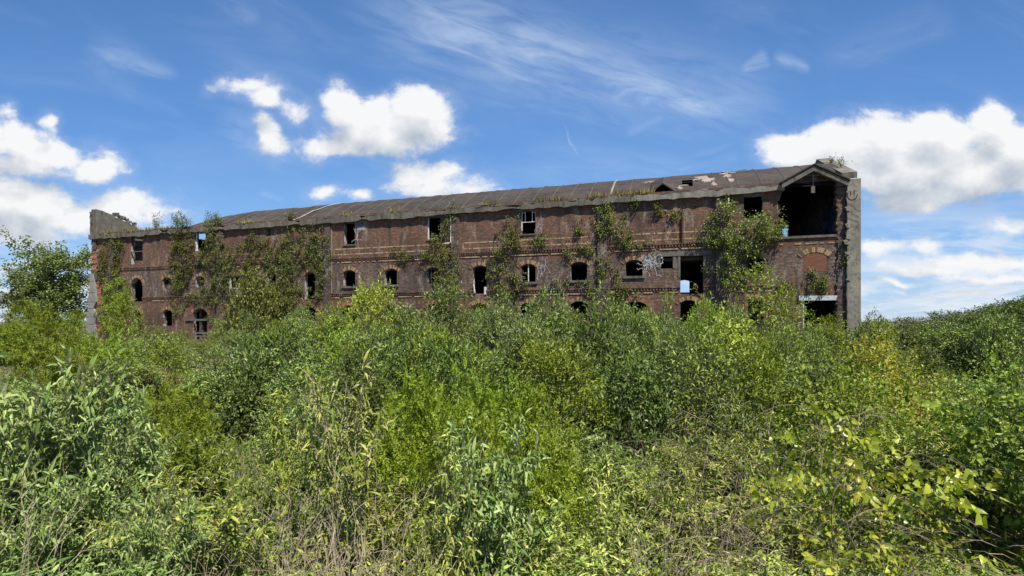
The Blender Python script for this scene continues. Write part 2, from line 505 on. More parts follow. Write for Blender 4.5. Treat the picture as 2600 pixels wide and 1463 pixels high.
def mat_mural():
    m, g, p, out = new_mat('sprayed_inner_wall')
    co = obj_co(g)
    n = g.noise(co, 0.9, 4, 0.6, 0.6, out='Color')
    s = g.sep(n)
    col = g.mix(g.ramp(s[0], 0.4, 0.6), (0.05, 0.06, 0.085), (0.10, 0.20, 0.34))
    col = g.mix(g.ramp(s[1], 0.52, 0.62, 0, 0.9), col, (0.34, 0.36, 0.40))
    col = g.mix(g.ramp(s[2], 0.55, 0.66, 0, 0.8), col, (0.20, 0.16, 0.15))
    z = g.sep(co)
    b = g.math('FRACT', g.math('MULTIPLY', z[2], 4.0))
    col = g.mix(g.math('MULTIPLY', g.ramp(z[1], 5.5, 7.5), g.ramp(b, 0.4, 0.5)), col, (0.46, 0.48, 0.54))
    g.l.new(col, p.inputs['Base Color']); p.inputs['Roughness'].default_value = 0.9
    return m


M['mural'] = mat_mural()

# ------------------------------------------------------------------ the ruined warehouse
OX, OY = -44.8, 55.1                       # left front corner of the building
DX, DY = 0.953, -0.3036                    # direction of the facade
ANG = math.atan2(DY, DX)
LEN, WID = 70.9, 14.2
EAVE = 11.35
RX, RY = -DY, DX                           # direction into the building


def fX(px):
    r = (px - 1300) / 1300
    return (r * OY - OX) / (DX - DY * r)


def fZ(px, py):
    return CAM_Z + (816 - py) / 1300 * (OY + DY * fX(px))


def FW(x, y, z):
    """facade coordinates to world"""
    return (OX + DX * x + RX * y, OY + DY * x + RY * y, z)


def ray_at(px, py, yy):
    """where the line of sight through a facade point meets the plane y = yy of the building"""
    d = ((px - 1300) / 1300, 1.0)
    # camera in building coordinates
    cx = -OX * DX - OY * DY; cy = -OX * RX - OY * RY
    dx = d[0] * DX + d[1] * DY; dy = d[0] * RX + d[1] * RY
    k = (yy - cy) / dy
    return cx + dx * k, CAM_Z + (816 - py) / 1300 * k


rng = np.random.default_rng(11)


def op(px0, px1, py0, py1, arch=0.0, **kw):
    xa, xb = fX(px0), fX(px1); c = (px0 + px1) / 2
    zb, za = fZ(c, py0), fZ(c, py1)
    return dict(xa=xa, xb=xb, za=za, zb=zb, rise=arch * (xb - xa), **kw)


openings = []
A3 = [op(333, 362, 600, 671, kind='rect', bar=True), op(491 * CF, 517 * CF, 592, 637, kind='rect', frame='left'),
      op(676, 686, 581, 599, kind='hole'), op(874, 901, 566, 621, kind='rect', lintel=True),
      op(1086, 1118, 552, 607, kind='rect', lintel=True, frame='edge'), op(1324, 1360, 537, 594, kind='rect', lintel=True, frame='muntin'),
      op(1889, 1937, 498, 556, kind='rect', frame='head')]
A2 = [op(333, 362, 706, 766, .45), op(413, 436, 704, 743, .22), op(497, 518, 701, 733, .25), op(581, 606, 699, 734, .1, frame='white'),
      op(680, 700, 694, 724, .2), op(774, 800, 691, 760, .3), op(872, 902, 686, 727, .17, sill=True), op(977, 1008, 682, 723, .17, sill=True),
      op(1085, 1117, 679, 719, .17, frame='bars'), op(1201, 1235, 674, 746, .17), op(1323, 1360, 670, 716, .17, sill=True, frame='post'),
      op(1449, 1491, 665, 712, .17, sill=True), op(1589, 1632, 660, 701, .17, sill=True),
      op(1678, 1709, 651, 682, kind='rect', frame='timber'), op(1728, 1786, 649, 746, kind='rect', frame='door'), op(1900, 1940, 650, 694, .17)]
A1 = [op(340, 357, 787, 840, .3), op(414, 437, 786, 828, .2), op(490, 526, 783, 862, .25, frame='boards'), op(580, 606, 784, 830, .2),
      op(688, 702, 783, 830, .2), op(776, 800, 780, 830, .2), op(864, 906, 776, 850, .2, red=True), op(979, 1001, 775, 815, .2),
      op(1085, 1117, 772, 830, .2), op(1200, 1234, 770, 830, .2), op(1321, 1363, 769, 830, .18), op(1449, 1491, 765, 830, .18),
      op(1589, 1642, 766, 830, .18, red=True), op(1728, 1770, 762, 830, .18), op(1900, 1940, 760, 830, .18),
      op(2039, 2134, 763, 850, kind='rect', frame='steel')]
for o_ in A3 + A2 + A1:
    o_.setdefault('kind', 'arch' if o_['rise'] > 0 else 'rect')
openings = A3 + A2 + A1
# the great loading opening under the gable: ragged left jamb made of stacked steps
BIG = dict(xa=fX(1986), xb=fX(2137), za=fZ(2060, 598), zb=fZ(2060, 462))
NB = 16
big_steps = []
for i in range(NB):
    z0 = BIG['za'] + (BIG['zb'] - BIG['za']) * i / NB; z1 = BIG['za'] + (BIG['zb'] - BIG['za']) * (i + 1) / NB
    j = 0.25 * math.sin(i / NB * 3.1) + rng.uniform(-0.09, 0.09)
    big_steps.append(dict(xa=BIG['xa'] - j + 0.12 * (i / NB), xb=BIG['xb'] + rng.uniform(-0.10, 0.12), za=z0, zb=z1, rise=0, kind='step',
                          first=i == 0, last=i == NB - 1))


def top_of(o, x):
    if o['rise'] <= 0:
        return o['zb']
    c = (o['xa'] + o['xb']) / 2; hw = (o['xb'] - o['xa']) / 2
    return o['zb'] - o['rise'] * ((x - c) / hw) ** 2


def wall_sheet(mb, x0, x1, z0, z1, ops, y, mat=0, flip=False):
    br = {x0, x1}
    for o in ops:
        n = 10 if o['rise'] > 0 else 1
        for i in range(n + 1):
            br.add(o['xa'] + (o['xb'] - o['xa']) * i / n)
    br = sorted(b for b in br if x0 - 1e-6 <= b <= x1 + 1e-6)
    V = []; n = 0
    for a, b in zip(br[:-1], br[1:]):
        if b - a < 1e-5: continue
        mid = (a + b) / 2
        act = sorted([o for o in ops if o['xa'] < mid < o['xb']], key=lambda o: o['za'])
        ca = cb = z0
        for o in act + [None]:
            ta, tb = (z1, z1) if o is None else (o['za'], o['za'])
            if ta - ca > 1e-4 or tb - cb > 1e-4:
                q = [(a, y, ca), (b, y, cb), (b, y, tb), (a, y, ta)]
                V += q[::-1] if flip else q
                n += 1
            if o is not None:
                ca, cb = top_of(o, a), top_of(o, b)
    mb.add(V, np.arange(4 * n).reshape(-1, 4), mat)


WT = 0.42                                   # wall thickness


def reveals(mb, o, y0, y1, mat):
    xa, xb, za = o['xa'], o['xb'], o['za']
    ta, tb = top_of(o, xa), top_of(o, xb)
    mb.add([(xa, y0, za), (xa, y0, ta), (xa, y1, ta), (xa, y1, za)], [0, 1, 2, 3], mat)
    mb.add([(xb, y0, za), (xb, y1, za), (xb, y1, tb), (xb, y0, tb)], [0, 1, 2, 3], mat)
    if o['kind'] != 'step' or o.get('first'):
        mb.add([(xa, y0, za), (xa, y1, za), (xb, y1, za), (xb, y0, za)], [0, 1, 2, 3], mat)
    if o['kind'] != 'step' or o.get('last'):
        n = 10
        for i in range(n):
            p, q = xa + (xb - xa) * i / n, xa + (xb - xa) * (i + 1) / n
            mb.add([(p, y0, top_of(o, p)), (q, y0, top_of(o, q)), (q, y1, top_of(o, q)), (p, y1, top_of(o, p))], [0, 1, 2, 3], mat)


house = empty('derelict_warehouse', (OX, OY, 0), ANG)
tag(house, 'long derelict three storey brick warehouse with a sagging dark felt roof and broken windows', 'warehouse')

mb = MB()
ops_all = openings + big_steps
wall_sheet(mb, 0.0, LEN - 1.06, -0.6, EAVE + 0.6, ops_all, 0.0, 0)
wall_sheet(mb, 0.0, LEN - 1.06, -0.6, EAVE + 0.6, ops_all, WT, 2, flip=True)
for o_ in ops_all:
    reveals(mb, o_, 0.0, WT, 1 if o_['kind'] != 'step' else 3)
# wall end faces
mb.add([(0, 0, -0.6), (0, 0, EAVE + .6), (0, WT, EAVE + .6), (0, WT, -0.6)], [0, 1, 2, 3], 0)
# brick tympanum above the great opening, behind the gable boards
gx0, gx1 = fX(1993), fX(2139); gxm = fX(2064)
gz0, gzm, gz1 = fZ(1993, 468), fZ(2064, 425), fZ(2139, 462)
mb.add([(gx0 + .2, 0.2, EAVE + .6), (gx1 - .1, 0.2, EAVE + .6), (gxm, 0.2, gzm - .2)], [0, 1, 2], 0)
mb.add([(gx0 + .2, WT, EAVE + .6), (gxm, WT, gzm - .2), (gx1 - .1, WT, EAVE + .6)], [0, 1, 2], 2)
mb.build('facade_wall', [M['brick'], M['reveal'], M['inner'], M['brick_dark']], house)

# back wall, with a few windows that let the sky through
bops = []
for px0, px1, py0, py1, r in ((1723, 1750, 712, 743, .12), (1984, 1999, 580, 606, 0.0)):
    a, zt = ray_at(px0, py0, WID); b, zb_ = ray_at(px1, py1, WID)
    bops.append(dict(xa=a, xb=b, za=zb_, zb=zt, rise=r * (b - a), kind='arch'))
for X in (5.0, 33.0, 57.2):
    bops.append(dict(xa=X, xb=X + 1.0, za=8.3, zb=9.6, rise=0.1, kind='arch'))
mb = MB()
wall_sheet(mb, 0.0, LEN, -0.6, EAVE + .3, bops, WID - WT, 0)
wall_sheet(mb, 0.0, LEN, -0.6, EAVE + .3, bops, WID, 1, flip=True)
for o_ in bops:
    reveals(mb, o_, WID - WT, WID, 0)
mb.build('rear_wall', [M['inner'], M['brick']], house)

# floors inside
for z in (0.05, 4.25, 7.15):
    mb = MB(); mb.box(0.45, LEN - 0.5, WT + .02, WID - WT - .02, z - 0.22, z)
    mb.build('floor_slab', M['floor_slab'], house)
# inner cross walls keep the storeys dark
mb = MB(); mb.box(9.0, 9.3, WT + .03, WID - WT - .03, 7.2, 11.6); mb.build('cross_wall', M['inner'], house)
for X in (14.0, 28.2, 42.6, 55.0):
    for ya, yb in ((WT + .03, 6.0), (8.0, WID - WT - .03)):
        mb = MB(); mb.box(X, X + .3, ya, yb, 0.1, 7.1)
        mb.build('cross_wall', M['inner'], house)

# ---- right end wall: sloping gable seen from inside, concrete pier at the corner
RIDGE = 14.7
mb = MB()
xr0, xr1 = LEN - 0.42, LEN
prof = [(0.45, -0.6), (0.45, EAVE + .3), (7.1, RIDGE + .05), (WID, EAVE + .3), (WID, -0.6)]
for x, fl, mt in ((xr0, True, 1), (xr1, False, 0)):
    v = [(x, y, z) for y, z in prof]
    mb.add(v, [list(range(5))[::-1] if fl else list(range(5))], mt)
mb.add([(xr0, 0.45, -0.6), (xr0, 0.45, EAVE + .3), (xr1, 0.45, EAVE + .3), (xr1, 0.45, -0.6)], [0, 1, 2, 3], 0)
mb.build('end_wall', [M['pier'], M['mural']], house)
mb = MB()                                    # concrete coping on the end gable
w0, w1 = LEN - 0.85, LEN + 0.05
for (ya, za, yb, zb_) in ((0.5, 12.45, 6.9, 15.30), (6.9, 15.30, WID + .2, 12.0)):
    mb.hexa([(w0, ya, za - .42), (w1, ya, za - .42), (w1, yb, zb_ - .42), (w0, yb, zb_ - .42), (w0, ya, za), (w1, ya, za), (w1, yb, zb_), (w0, yb, zb_)])
mb.build('gable_coping', M['concrete'], house)


def rough_column(mb, x0, x1, y0, y1, zs, amp, seed, mat=0, left_only=False):
    r = np.random.default_rng(seed)
    rows = []
    for z in zs:
        j = r.uniform(-amp, amp, 4)
        rows.append([(x0 + j[0], y0 + abs(j[2]) * .5, z), (x1 + (0 if left_only else j[1]), y0, z), (x1, y1, z), (x0 + j[0], y1, z)])
    V = [p for row in rows for p in row]
    F = []
    for i in range(len(rows) - 1):
        for k in range(4):
            F.append((4 * i + k, 4 * i + (k + 1) % 4, 4 * i + 4 + (k + 1) % 4, 4 * i + 4 + k))
    mb.add(V, F, mat)
    n = len(rows)
    mb.add(V, [(4 * n - 4, 4 * n - 3, 4 * n - 2, 4 * n - 1)], mat)


px_pier = LEN - 0.98
mb = MB()
rough_column(mb, px_pier + 0.22, LEN + .02, -0.30, 0.44, np.arange(-0.6, 12.2, 0.4), 0.03, 5, 0, True)
mb.build('corner_pier', M['pier'], house)
mb = MB()                                    # broken brick edge left of the pier
rough_column(mb, px_pier - 0.30, px_pier + .20, -0.12, 0.40, np.arange(-0.6, 11.4, 0.082 * 2), 0.085, 8, 0)
mb.box(px_pier - .35, px_pier + .3, -0.22, .42, 11.4, 12.0, 1)
mb.build('broken_jamb', [M['brick_dark'], M['concrete']], house)
mb = MB()                                    # pale mortar lumps left on the pier
r_ = np.random.default_rng(3)
for z in (10.9, 9.9, 9.75, 8.75, 8.65, 7.9, 7.7, 7.55, 6.9, 5.2):
    w, h = r_.uniform(.12, .3), r_.uniform(.10, .30); x = px_pier + r_.uniform(0.02, .25)
    mb = MB(); mb.prism([(x, z), (x + w * .8, z - .05), (x + w, z + h * .6), (x + w * .5, z + h), (x - .04, z + h * .7)], -0.34, -0.2)
    mb.build('mortar_lump', M['concrete_pale'], house)

# ---- left end: broken brick edge, render skin flaring at the foot, gable stub
mb = MB()
rough_column(mb, -0.62, 0.75, -0.07, 0.6, np.arange(7.9, 10.2, 0.164), 0.22, 21, 0)
mb.build('broken_corner', M['brick_red'], house)
mb = MB()
rough_column(mb, -0.25, 1.1, -0.06, 0.5, np.arange(4.3, 6.9, 0.164), 0.22, 22, 0)
mb.build('broken_corner', M['brick_red'], house)
mb = MB()
rough_column(mb, -0.20, 1.0, -0.05, 0.5, np.arange(1.2, 3.2, 0.164), 0.22, 23, 0)
mb.build('broken_corner', M['brick_red'], house)
mb = MB()
rough_column(mb, -0.52, 0.25, -0.12, 0.6, np.arange(10.2, 11.3, 0.164), 0.10, 24, 0)
mb.build('broken_jamb', M['brick_dark'], house)
mb = MB()
rough_column(mb, -0.48, 0.45, -0.13, 0.6, np.arange(6.9, 7.95, 0.164), 0.12, 25, 0)
mb.build('broken_jamb', M['brick_dark'], house)
for z in (7.95, 8.4, 9.1, 9.5, 9.9):
    mb = MB(); x = 0.45 + 0.2 * math.sin(z * 5)
    mb.prism([(x, z), (x + .3, z - .04), (x + .34, z + .18), (x + .05, z + .22)], -.16, -.05)
    mb.build('mortar_lump', M['concrete_pale'], house)
mb = MB()
zs = [-.6, 0.2, 1.2, 2.2, 3.0, 3.9, 4.6, 5.6, 6.8, 7.6]
xl = [-2.3, -1.95, -1.45, -1.1, -1.12, -0.85, -0.95, -0.72, -0.58, -0.5]
xr_ = [0.5, 0.35, 0.25, 0.1, 0.30, -0.05, 0.35, 0.2, 0.05, -0.15]
for i in range(len(zs) - 1):
    mb.hexa([(xl[i], -0.22, zs[i]), (xr_[i], -0.22, zs[i]), (xr_[i], 1.2, zs[i]), (xl[i], 1.2, zs[i]),
             (xl[i + 1], -0.20, zs[i + 1]), (xr_[i + 1], -0.20, zs[i + 1]), (xr_[i + 1], 1.2, zs[i + 1]), (xl[i + 1], 1.2, zs[i + 1])])
mb.build('buttress', M['render'], house)
mb = MB()
mb.box(-0.42, -0.02, 1.2, WID, -.6, 11.2)
mb.build('end_wall', M['brick'], house)
mb = MB()                                    # concrete gable stub with a stepped broken top
x0, x1 = -0.55, 0.15
pf = [(-0.05, 14.55), (0.6, 14.50), (1.3, 14.32), (1.7, 14.28), (2.0, 14.02), (2.5, 14.05), (2.8, 13.80), (3.4, 13.85), (3.7, 13.5), (4.3, 13.45), (4.6, 13.0), (5.6, 12.9), (6.2, 12.5), (7.5, 12.4), (10, 12.3), (14.0, 12.0)]
for (ya, za), (yb, zb_) in zip(pf[:-1], pf[1:]):
    mb.hexa([(x0, ya, 11.2), (x1, ya, 11.2), (x1, yb, 11.2), (x0, yb, 11.2), (x0 - .05, ya, za), (x1, ya, za), (x1, yb, zb_), (x0, yb, zb_)])
rough_column(mb, x0 - .15, x0 + .02, -0.16, .35, np.arange(11.3, 14.6, .3), .09, 31)
mb.build('gable_stub', M['concrete'], house)
mb = MB()
r_ = np.random.default_rng(4)
for y, z in ((2.1, 14.25), (2.5, 14.15), (2.9, 14.05), (3.3, 13.95), (3.7, 13.8), (4.1, 13.6)):
    s = r_.uniform(.10, .24)
    c = np.array([(-1, -1, -1), (1, -1, -1), (1, 1, -1), (-1, 1, -1), (-1, -1, 1), (1, -1, 1), (1, 1, 1), (-1, 1, 1)]) * s * r_.uniform(.6, 1.1, (8, 3)) + (0, y, z + s * .6)
    mb = MB(); mb.hexa(c)
    mb.build('loose_stone', M['concrete'], house)

# ---- eaves beam with broken edges
mb = MB()
xs = np.concatenate([np.arange(-0.75, gx0 - 0.05, 0.42), [gx0 - 0.05]])
r_ = np.random.default_rng(9)
lo = EAVE - 0.04 + np.cumsum(r_.normal(0, .02, len(xs))) * 0.2 + r_.normal(0, .035, len(xs))
hi = EAVE + 0.38 + r_.normal(0, .06, len(xs))
for cut in (10.2, 17.5, 26.0, 33.5, 47.0):
    k = (np.abs(xs - cut) < 0.6); hi[k] -= .16; lo[k] += .12
yo = -0.26 + r_.normal(0, .02, len(xs))
pale = xs > fX(1600)
for i in range(len(xs) - 1):
    a, b = xs[i], xs[i + 1]
    mb.hexa([(a, yo[i], lo[i]), (b, yo[i + 1], lo[i + 1]), (b, 0.05, lo[i + 1]), (a, 0.05, lo[i]),
             (a, yo[i], hi[i]), (b, yo[i + 1], hi[i + 1]), (b, 0.5, hi[i + 1] + .06), (a, 0.5, hi[i] + .06)], 1 if pale[i] else 0)
mb.build('eaves_beam', [M['concrete'], M['concrete_pale']], house)

# ---- roof: curved felt sheets, seam by seam; fallen in at the left end, torn near the right
xs = np.linspace(0.3, LEN - 0.43, 94)
nY = 12


def roof_z(x, y):
    h = np.interp(x, [0, 8.5, 10.5, 13.5, 16, 24, LEN], [0.5, 0.75, 1.5, 2.5, 2.78, 2.92, 2.94])
    dip = 0.18 * math.exp(-((x - 23.2) / 1.1) ** 2)
    t = y / 7.1
    return EAVE + 0.38 + h * math.sin(min(1, t) * math.pi / 2) ** 0.95 * (1 if t <= 1 else 1 - .5 * (t - 1)) - dip * math.sin(t * math.pi)


M['seam'] = mat_plain('seam_felt', (0.085, 0.076, 0.066), .9, .4, 3.0)
mb = MB()
r_ = np.random.default_rng(14)
nx = len(xs)
ys = np.concatenate([np.linspace(-0.16, 7.1, nY), np.linspace(8.5, WID + .2, 5)])
Z = np.zeros((nx, len(ys)))
for i, x in enumerate(xs):
    wob = r_.normal(0, .018)
    for j, y in enumerate(ys):
        if y <= 7.1:
            Z[i, j] = roof_z(x, max(y, 0)) + wob + r_.normal(0, .012)
        else:
            Z[i, j] = roof_z(x, 7.1) - (roof_z(x, 7.1) - EAVE - .4) * (0.06 + 0.94 * (y - 7.1) / 7.3)
holes = [(fX(1655), fX(1712), 0.5, 2.0), (fX(1727), fX(1757), 1.2, 2.2), (fX(1778), fX(1800), 0.4, 1.0)]
Q = []
for i in range(nx - 1):
    for j in range(len(ys) - 1):
        xm, ym = (xs[i] + xs[i + 1]) / 2, (ys[j] + ys[j + 1]) / 2
        if xs[i] < 9.0 and 3.2 < ym < 13 and xs[i] > 0.5: continue
        if any(a < xm < b and c < ym < d for a, b, c, d in holes): continue
        Q.append(((xs[i], ys[j], Z[i, j]), (xs[i + 1], ys[j], Z[i + 1, j]), (xs[i + 1], ys[j + 1], Z[i + 1, j + 1]), (xs[i], ys[j + 1], Z[i, j + 1])))
Qa = np.array(Q).reshape(-1, 3)
idx = np.arange(len(Qa)).reshape(-1, 4)
mb.add(Qa, idx)
under = Qa.copy(); under[:, 2] -= 0.16
mb.add(under, idx[:, ::-1])
mb.build('roof', M['roof'], house)
for i in range(2, nx, 2):                    # lapped seams that run up the curve
    seam = MB()
    if xs[i] < 12: continue
    pts = [(xs[i], y, Z[i, j] + .012) for j, y in enumerate(ys[:nY])]
    if any(a - .3 < xs[i] < b + .3 for a, b, c, d in holes): continue
    seam.tube(pts, .035, .035, 4)
    seam.build('roof_seam', M['seam'], house)
mb = MB()                                    # pale flashing strips across the roof
i = int(np.argmin(abs(xs - fX(1536))))
mb.tube([(xs[i] + .1, y, Z[i, j] + .03) for j, y in enumerate(ys[:nY])], .09, .07, 4)
mb.build('roof_flashing', M['concrete_pale'], house)
mb = MB()
i = int(np.argmin(abs(xs - fX(745))))
mb.tube([(xs[i] + .2 * j, y, Z[min(nx - 1, i + int(.2 * j / .75)), j] + .05) for j, y in enumerate(ys[:nY - 3])], .09, .06, 4)
mb.build('roof_flashing', M['concrete_pale'], house)
# torn felt: a lifted sheet, bare patches of deck, splinters
mb = MB()
a, b = fX(1652), fX(1714)
m_ = (a + b) / 2
for sgn, e in ((-1, a), (1, b)):
    mb.hexa([(e, .35, roof_z(e, .35) - .02), (m_, .35, roof_z(m_, .35) + .62), (m_, 2.3, roof_z(m_, 2.3) + .35), (e, 2.3, roof_z(e, 2.3) + .02),
             (e, .35, roof_z(e, .35) + .05), (m_, .35, roof_z(m_, .35) + .70), (m_, 2.3, roof_z(m_, 2.3) + .43), (e, 2.3, roof_z(e, 2.3) + .09)])
mb.build('lifted_sheet', M['roof'], house)
mb = MB()
r_ = np.random.default_rng(17)


def scrap(x, y, w, d, lift, mat):
    w *= .7; d *= .75; n = 11; ang = np.sort(r_.uniform(0, 2 * math.pi, n)); rad = r_.uniform(.4, 1.15, n)
    top = [(x + math.cos(t) * w * q, max(0.02, y + math.sin(t) * d * q)) for t, q in zip(ang, rad)]
    V = [(p, q, roof_z(p, q) + lift + r_.uniform(0, .06)) for p, q in top] + [(p, q, roof_z(p, q) + lift - .05) for p, q in top]
    mb.add(V, [list(range(n))], mat)
    mb.add(V, [(k, k + n, (k + 1) % n + n, (k + 1) % n) for k in range(n)], mat)


for px, y, w, d in ((1725, .7, .45, .4), (1738, 1.2, .7, .25), (1770, 2.2, .5, .4), (1785, 2.6, .9, .8), (1802, 2.0, .8, .9), (1815, 1.1, .4, .5),
                    (1850, 3.4, .55, .8), (1858, 2.4, .5, .7), (1862, 1.5, .38, .5), (1868, 3.6, .7, .35), (1852, 4.2, .35, .5), (1645, 2.6, .7, .2), (1905, 4.6, .5, .15)):
    mb = MB(); scrap(fX(px), y, w, d, .05, 0)
    mb.build('bare_deck_patch', M['deck'], house)

# ---- cross gable over the great opening
mb = MB()
th = 0.34
for (xa, za, xb, zb_) in ((gx0 - .25, gz0 - .02, gxm, gzm), (gxm, gzm, gx1 + .25, gz1 - .05)):
    mb.hexa([(xa, -0.42, za - th), (xb, -0.42, zb_ - th), (xb, 0.1, zb_ - th), (xa, 0.1, za - th), (xa, -0.42, za), (xb, -0.42, zb_), (xb, 0.1, zb_), (xa, 0.1, za)])
mb.build('verge_board', M['concrete'], house)
mb = MB()
yb = 5.0
for (xa, za, xb, zb_) in ((gx0 - .35, gz0 - .02, gxm, gzm + .05), (gx1 + .35, gz1 - .05, gxm, gzm + .05)):
    mb.hexa([(xa, -0.48, za), (xb, -0.48, zb_), (xb, yb, zb_), (xa, yb, za), (xa, -0.48, za + .09), (xb, -0.48, zb_ + .09), (xb, yb, zb_ + .09), (xa, yb, za + .09)])
mb.build('gable_roof', M['roof'], house)
mb = MB()
mb.box(gxm - .05, gxm + .05, -0.14, -0.04, gzm - 1.55, gzm - .35); mb.box(gxm - .42, gxm + .42, -0.12, -0.02, gzm - .62, gzm - .52)
mb.box(gxm - .12, gxm + .10, -0.16, -0.02, gzm - 1.75, gzm - 1.30)
mb.build('hoist_bracket', M['timber'], house)

# ---- pilasters, bands, arches, lintels, sills
pil = [fX(p) for p in (285, 560, 832, 1157, 1530, 1832)]
for c in pil:
    mb = MB(); mb.box(c - .36, c + .36, -0.14, 0.02, -.5, EAVE - .12)
    mb.build('pilaster', M['brick_dark'], house)
edges = [0.3] + pil + [gx0 - .2]
z_hi, z_lo = fZ(849, 634) - .05, fZ(849, 648) - .04
r_ = np.random.default_rng(6)


def brick_row(mb, x0, x1, z, h=0.075, bl=0.115, y=-.012, gap=.06):
    n = max(1, int((x1 - x0) / bl))
    for i in range(n):
        if r_.random() < gap: continue
        a = x0 + i * bl
        mb.box(a + .004, a + bl - .006, y, .03, z, z + h)


Z3, Z2 = fZ(1327, 748) , fZ(849, 667)
for i in range(2, len(edges) - 1):
    a, b = edges[i] + .62, edges[i + 1] - .62
    mb = MB()
    brick_row(mb, a, b, z_hi, .105); brick_row(mb, a, b, z_lo, .105)
    for k in range(5):
        for e in (a, b - .1):
            mb.box(e, e + .1, -.012, .03, z_lo + .11 + k * .07, z_lo + .11 + k * .07 + .062)
    mb.build('brick_panel', M['yellow'], house)


def free_runs(a, b, z0, z1):
    """stretches of a course that no opening interrupts"""
    runs = [(a, b)]
    for o in openings:
        if o['za'] < z1 and o['zb'] > z0:
            nr = []
            for p, q in runs:
                if o['xb'] <= p or o['xa'] >= q: nr.append((p, q)); continue
                if o['xa'] - .02 - p > .3: nr.append((p, o['xa'] - .02))
                if q - o['xb'] - .02 > .3: nr.append((o['xb'] + .02, q))
            runs = nr
    return runs


courses = [(i, a, b, zc) for i in range(len(edges) - 1) for zc in (Z2, Z3) for a, b in free_runs(edges[i] + .38, edges[i + 1] - .38, zc - .1, zc + .42)]
for i, a, b, zc in courses:
    if True:
        mb = MB()
        mb.box(a, b, -.09, .02, zc + .30, zc + .40)
        n = int((b - a) / .22)
        for k in range(n):
            mb.box(a + k * .22, a + k * .22 + .11, -.07, .02, zc + .12, zc + .30)
        mb.box(a, b, -.03, .02, zc + .02, zc + .075)
        mb.build('dentil_course', M['brick'], house)
        mb = MB(); brick_row(mb, a, b, zc - .07, .085, .22, -.04, .22 if zc == Z2 else .3)
        if i >= 2 or zc == Z3:
            mb.build('string_course', M['yellow'], house)
mb = MB(); a, b = fX(1900), LEN - 1.0
brick_row(mb, a, b, Z2 - .07, .08, .22, -.03, .5)
mb.build('string_course', M['yellow'], house)


def arch_head(o, mat, ring=.31, ext=.14):
    mb = MB()
    xa, xb = o['xa'], o['xb']; hw = (xb - xa) / 2; c = (xa + xb) / 2; rise = max(o['rise'], .05)
    R = (hw * hw + rise * rise) / (2 * rise); cz = o['zb'] - R
    th = math.asin(min(1, (hw + ext) / R)) if R > hw + ext else math.pi / 2
    n = max(8, int(2 * th * (R + ring / 2) / .105))
    for i in range(n):
        t0 = -th + 2 * th * (i + .06) / n; t1 = -th + 2 * th * (i + .94) / n
        rr = ring * r_.uniform(.92, 1.03)
        P = [(c + math.sin(t) * r, cz + math.cos(t) * r) for t, r in ((t0, R + .005), (t1, R + .005), (t1, R + rr), (t0, R + rr))]
        mb.prism(P, -.03 - r_.uniform(0, .012), .03)
    return mb.build('arch_head', mat, house)


for o_ in A2 + A1:
    if o_['kind'] == 'arch':
        arch_head(o_, M['arch_red'] if o_.get('red') else M['arch'])
inf = op(2042, 2099, 641, 690, .17, kind='arch')
arch_head(inf, M['arch'], .36)
mb = MB()                                    # bricked-up window under that arch
n = 8
mb.prism([(inf['xa'], inf['za']), (inf['xb'], inf['za'])] + [(inf['xb'] - (inf['xb'] - inf['xa']) * k / n, top_of(inf, inf['xb'] - (inf['xb'] - inf['xa']) * k / n)) for k in range(n + 1)], -.012, .02)
mb.build('window_infill', M['brick_infill'], house)


def bx(name, mat, *dims):
    mb = MB()
    for d in dims: mb.box(*d)
    return mb.build(name, mat, house)


def each(name, mat, *dims):
    for d in dims: bx(name, mat, d)


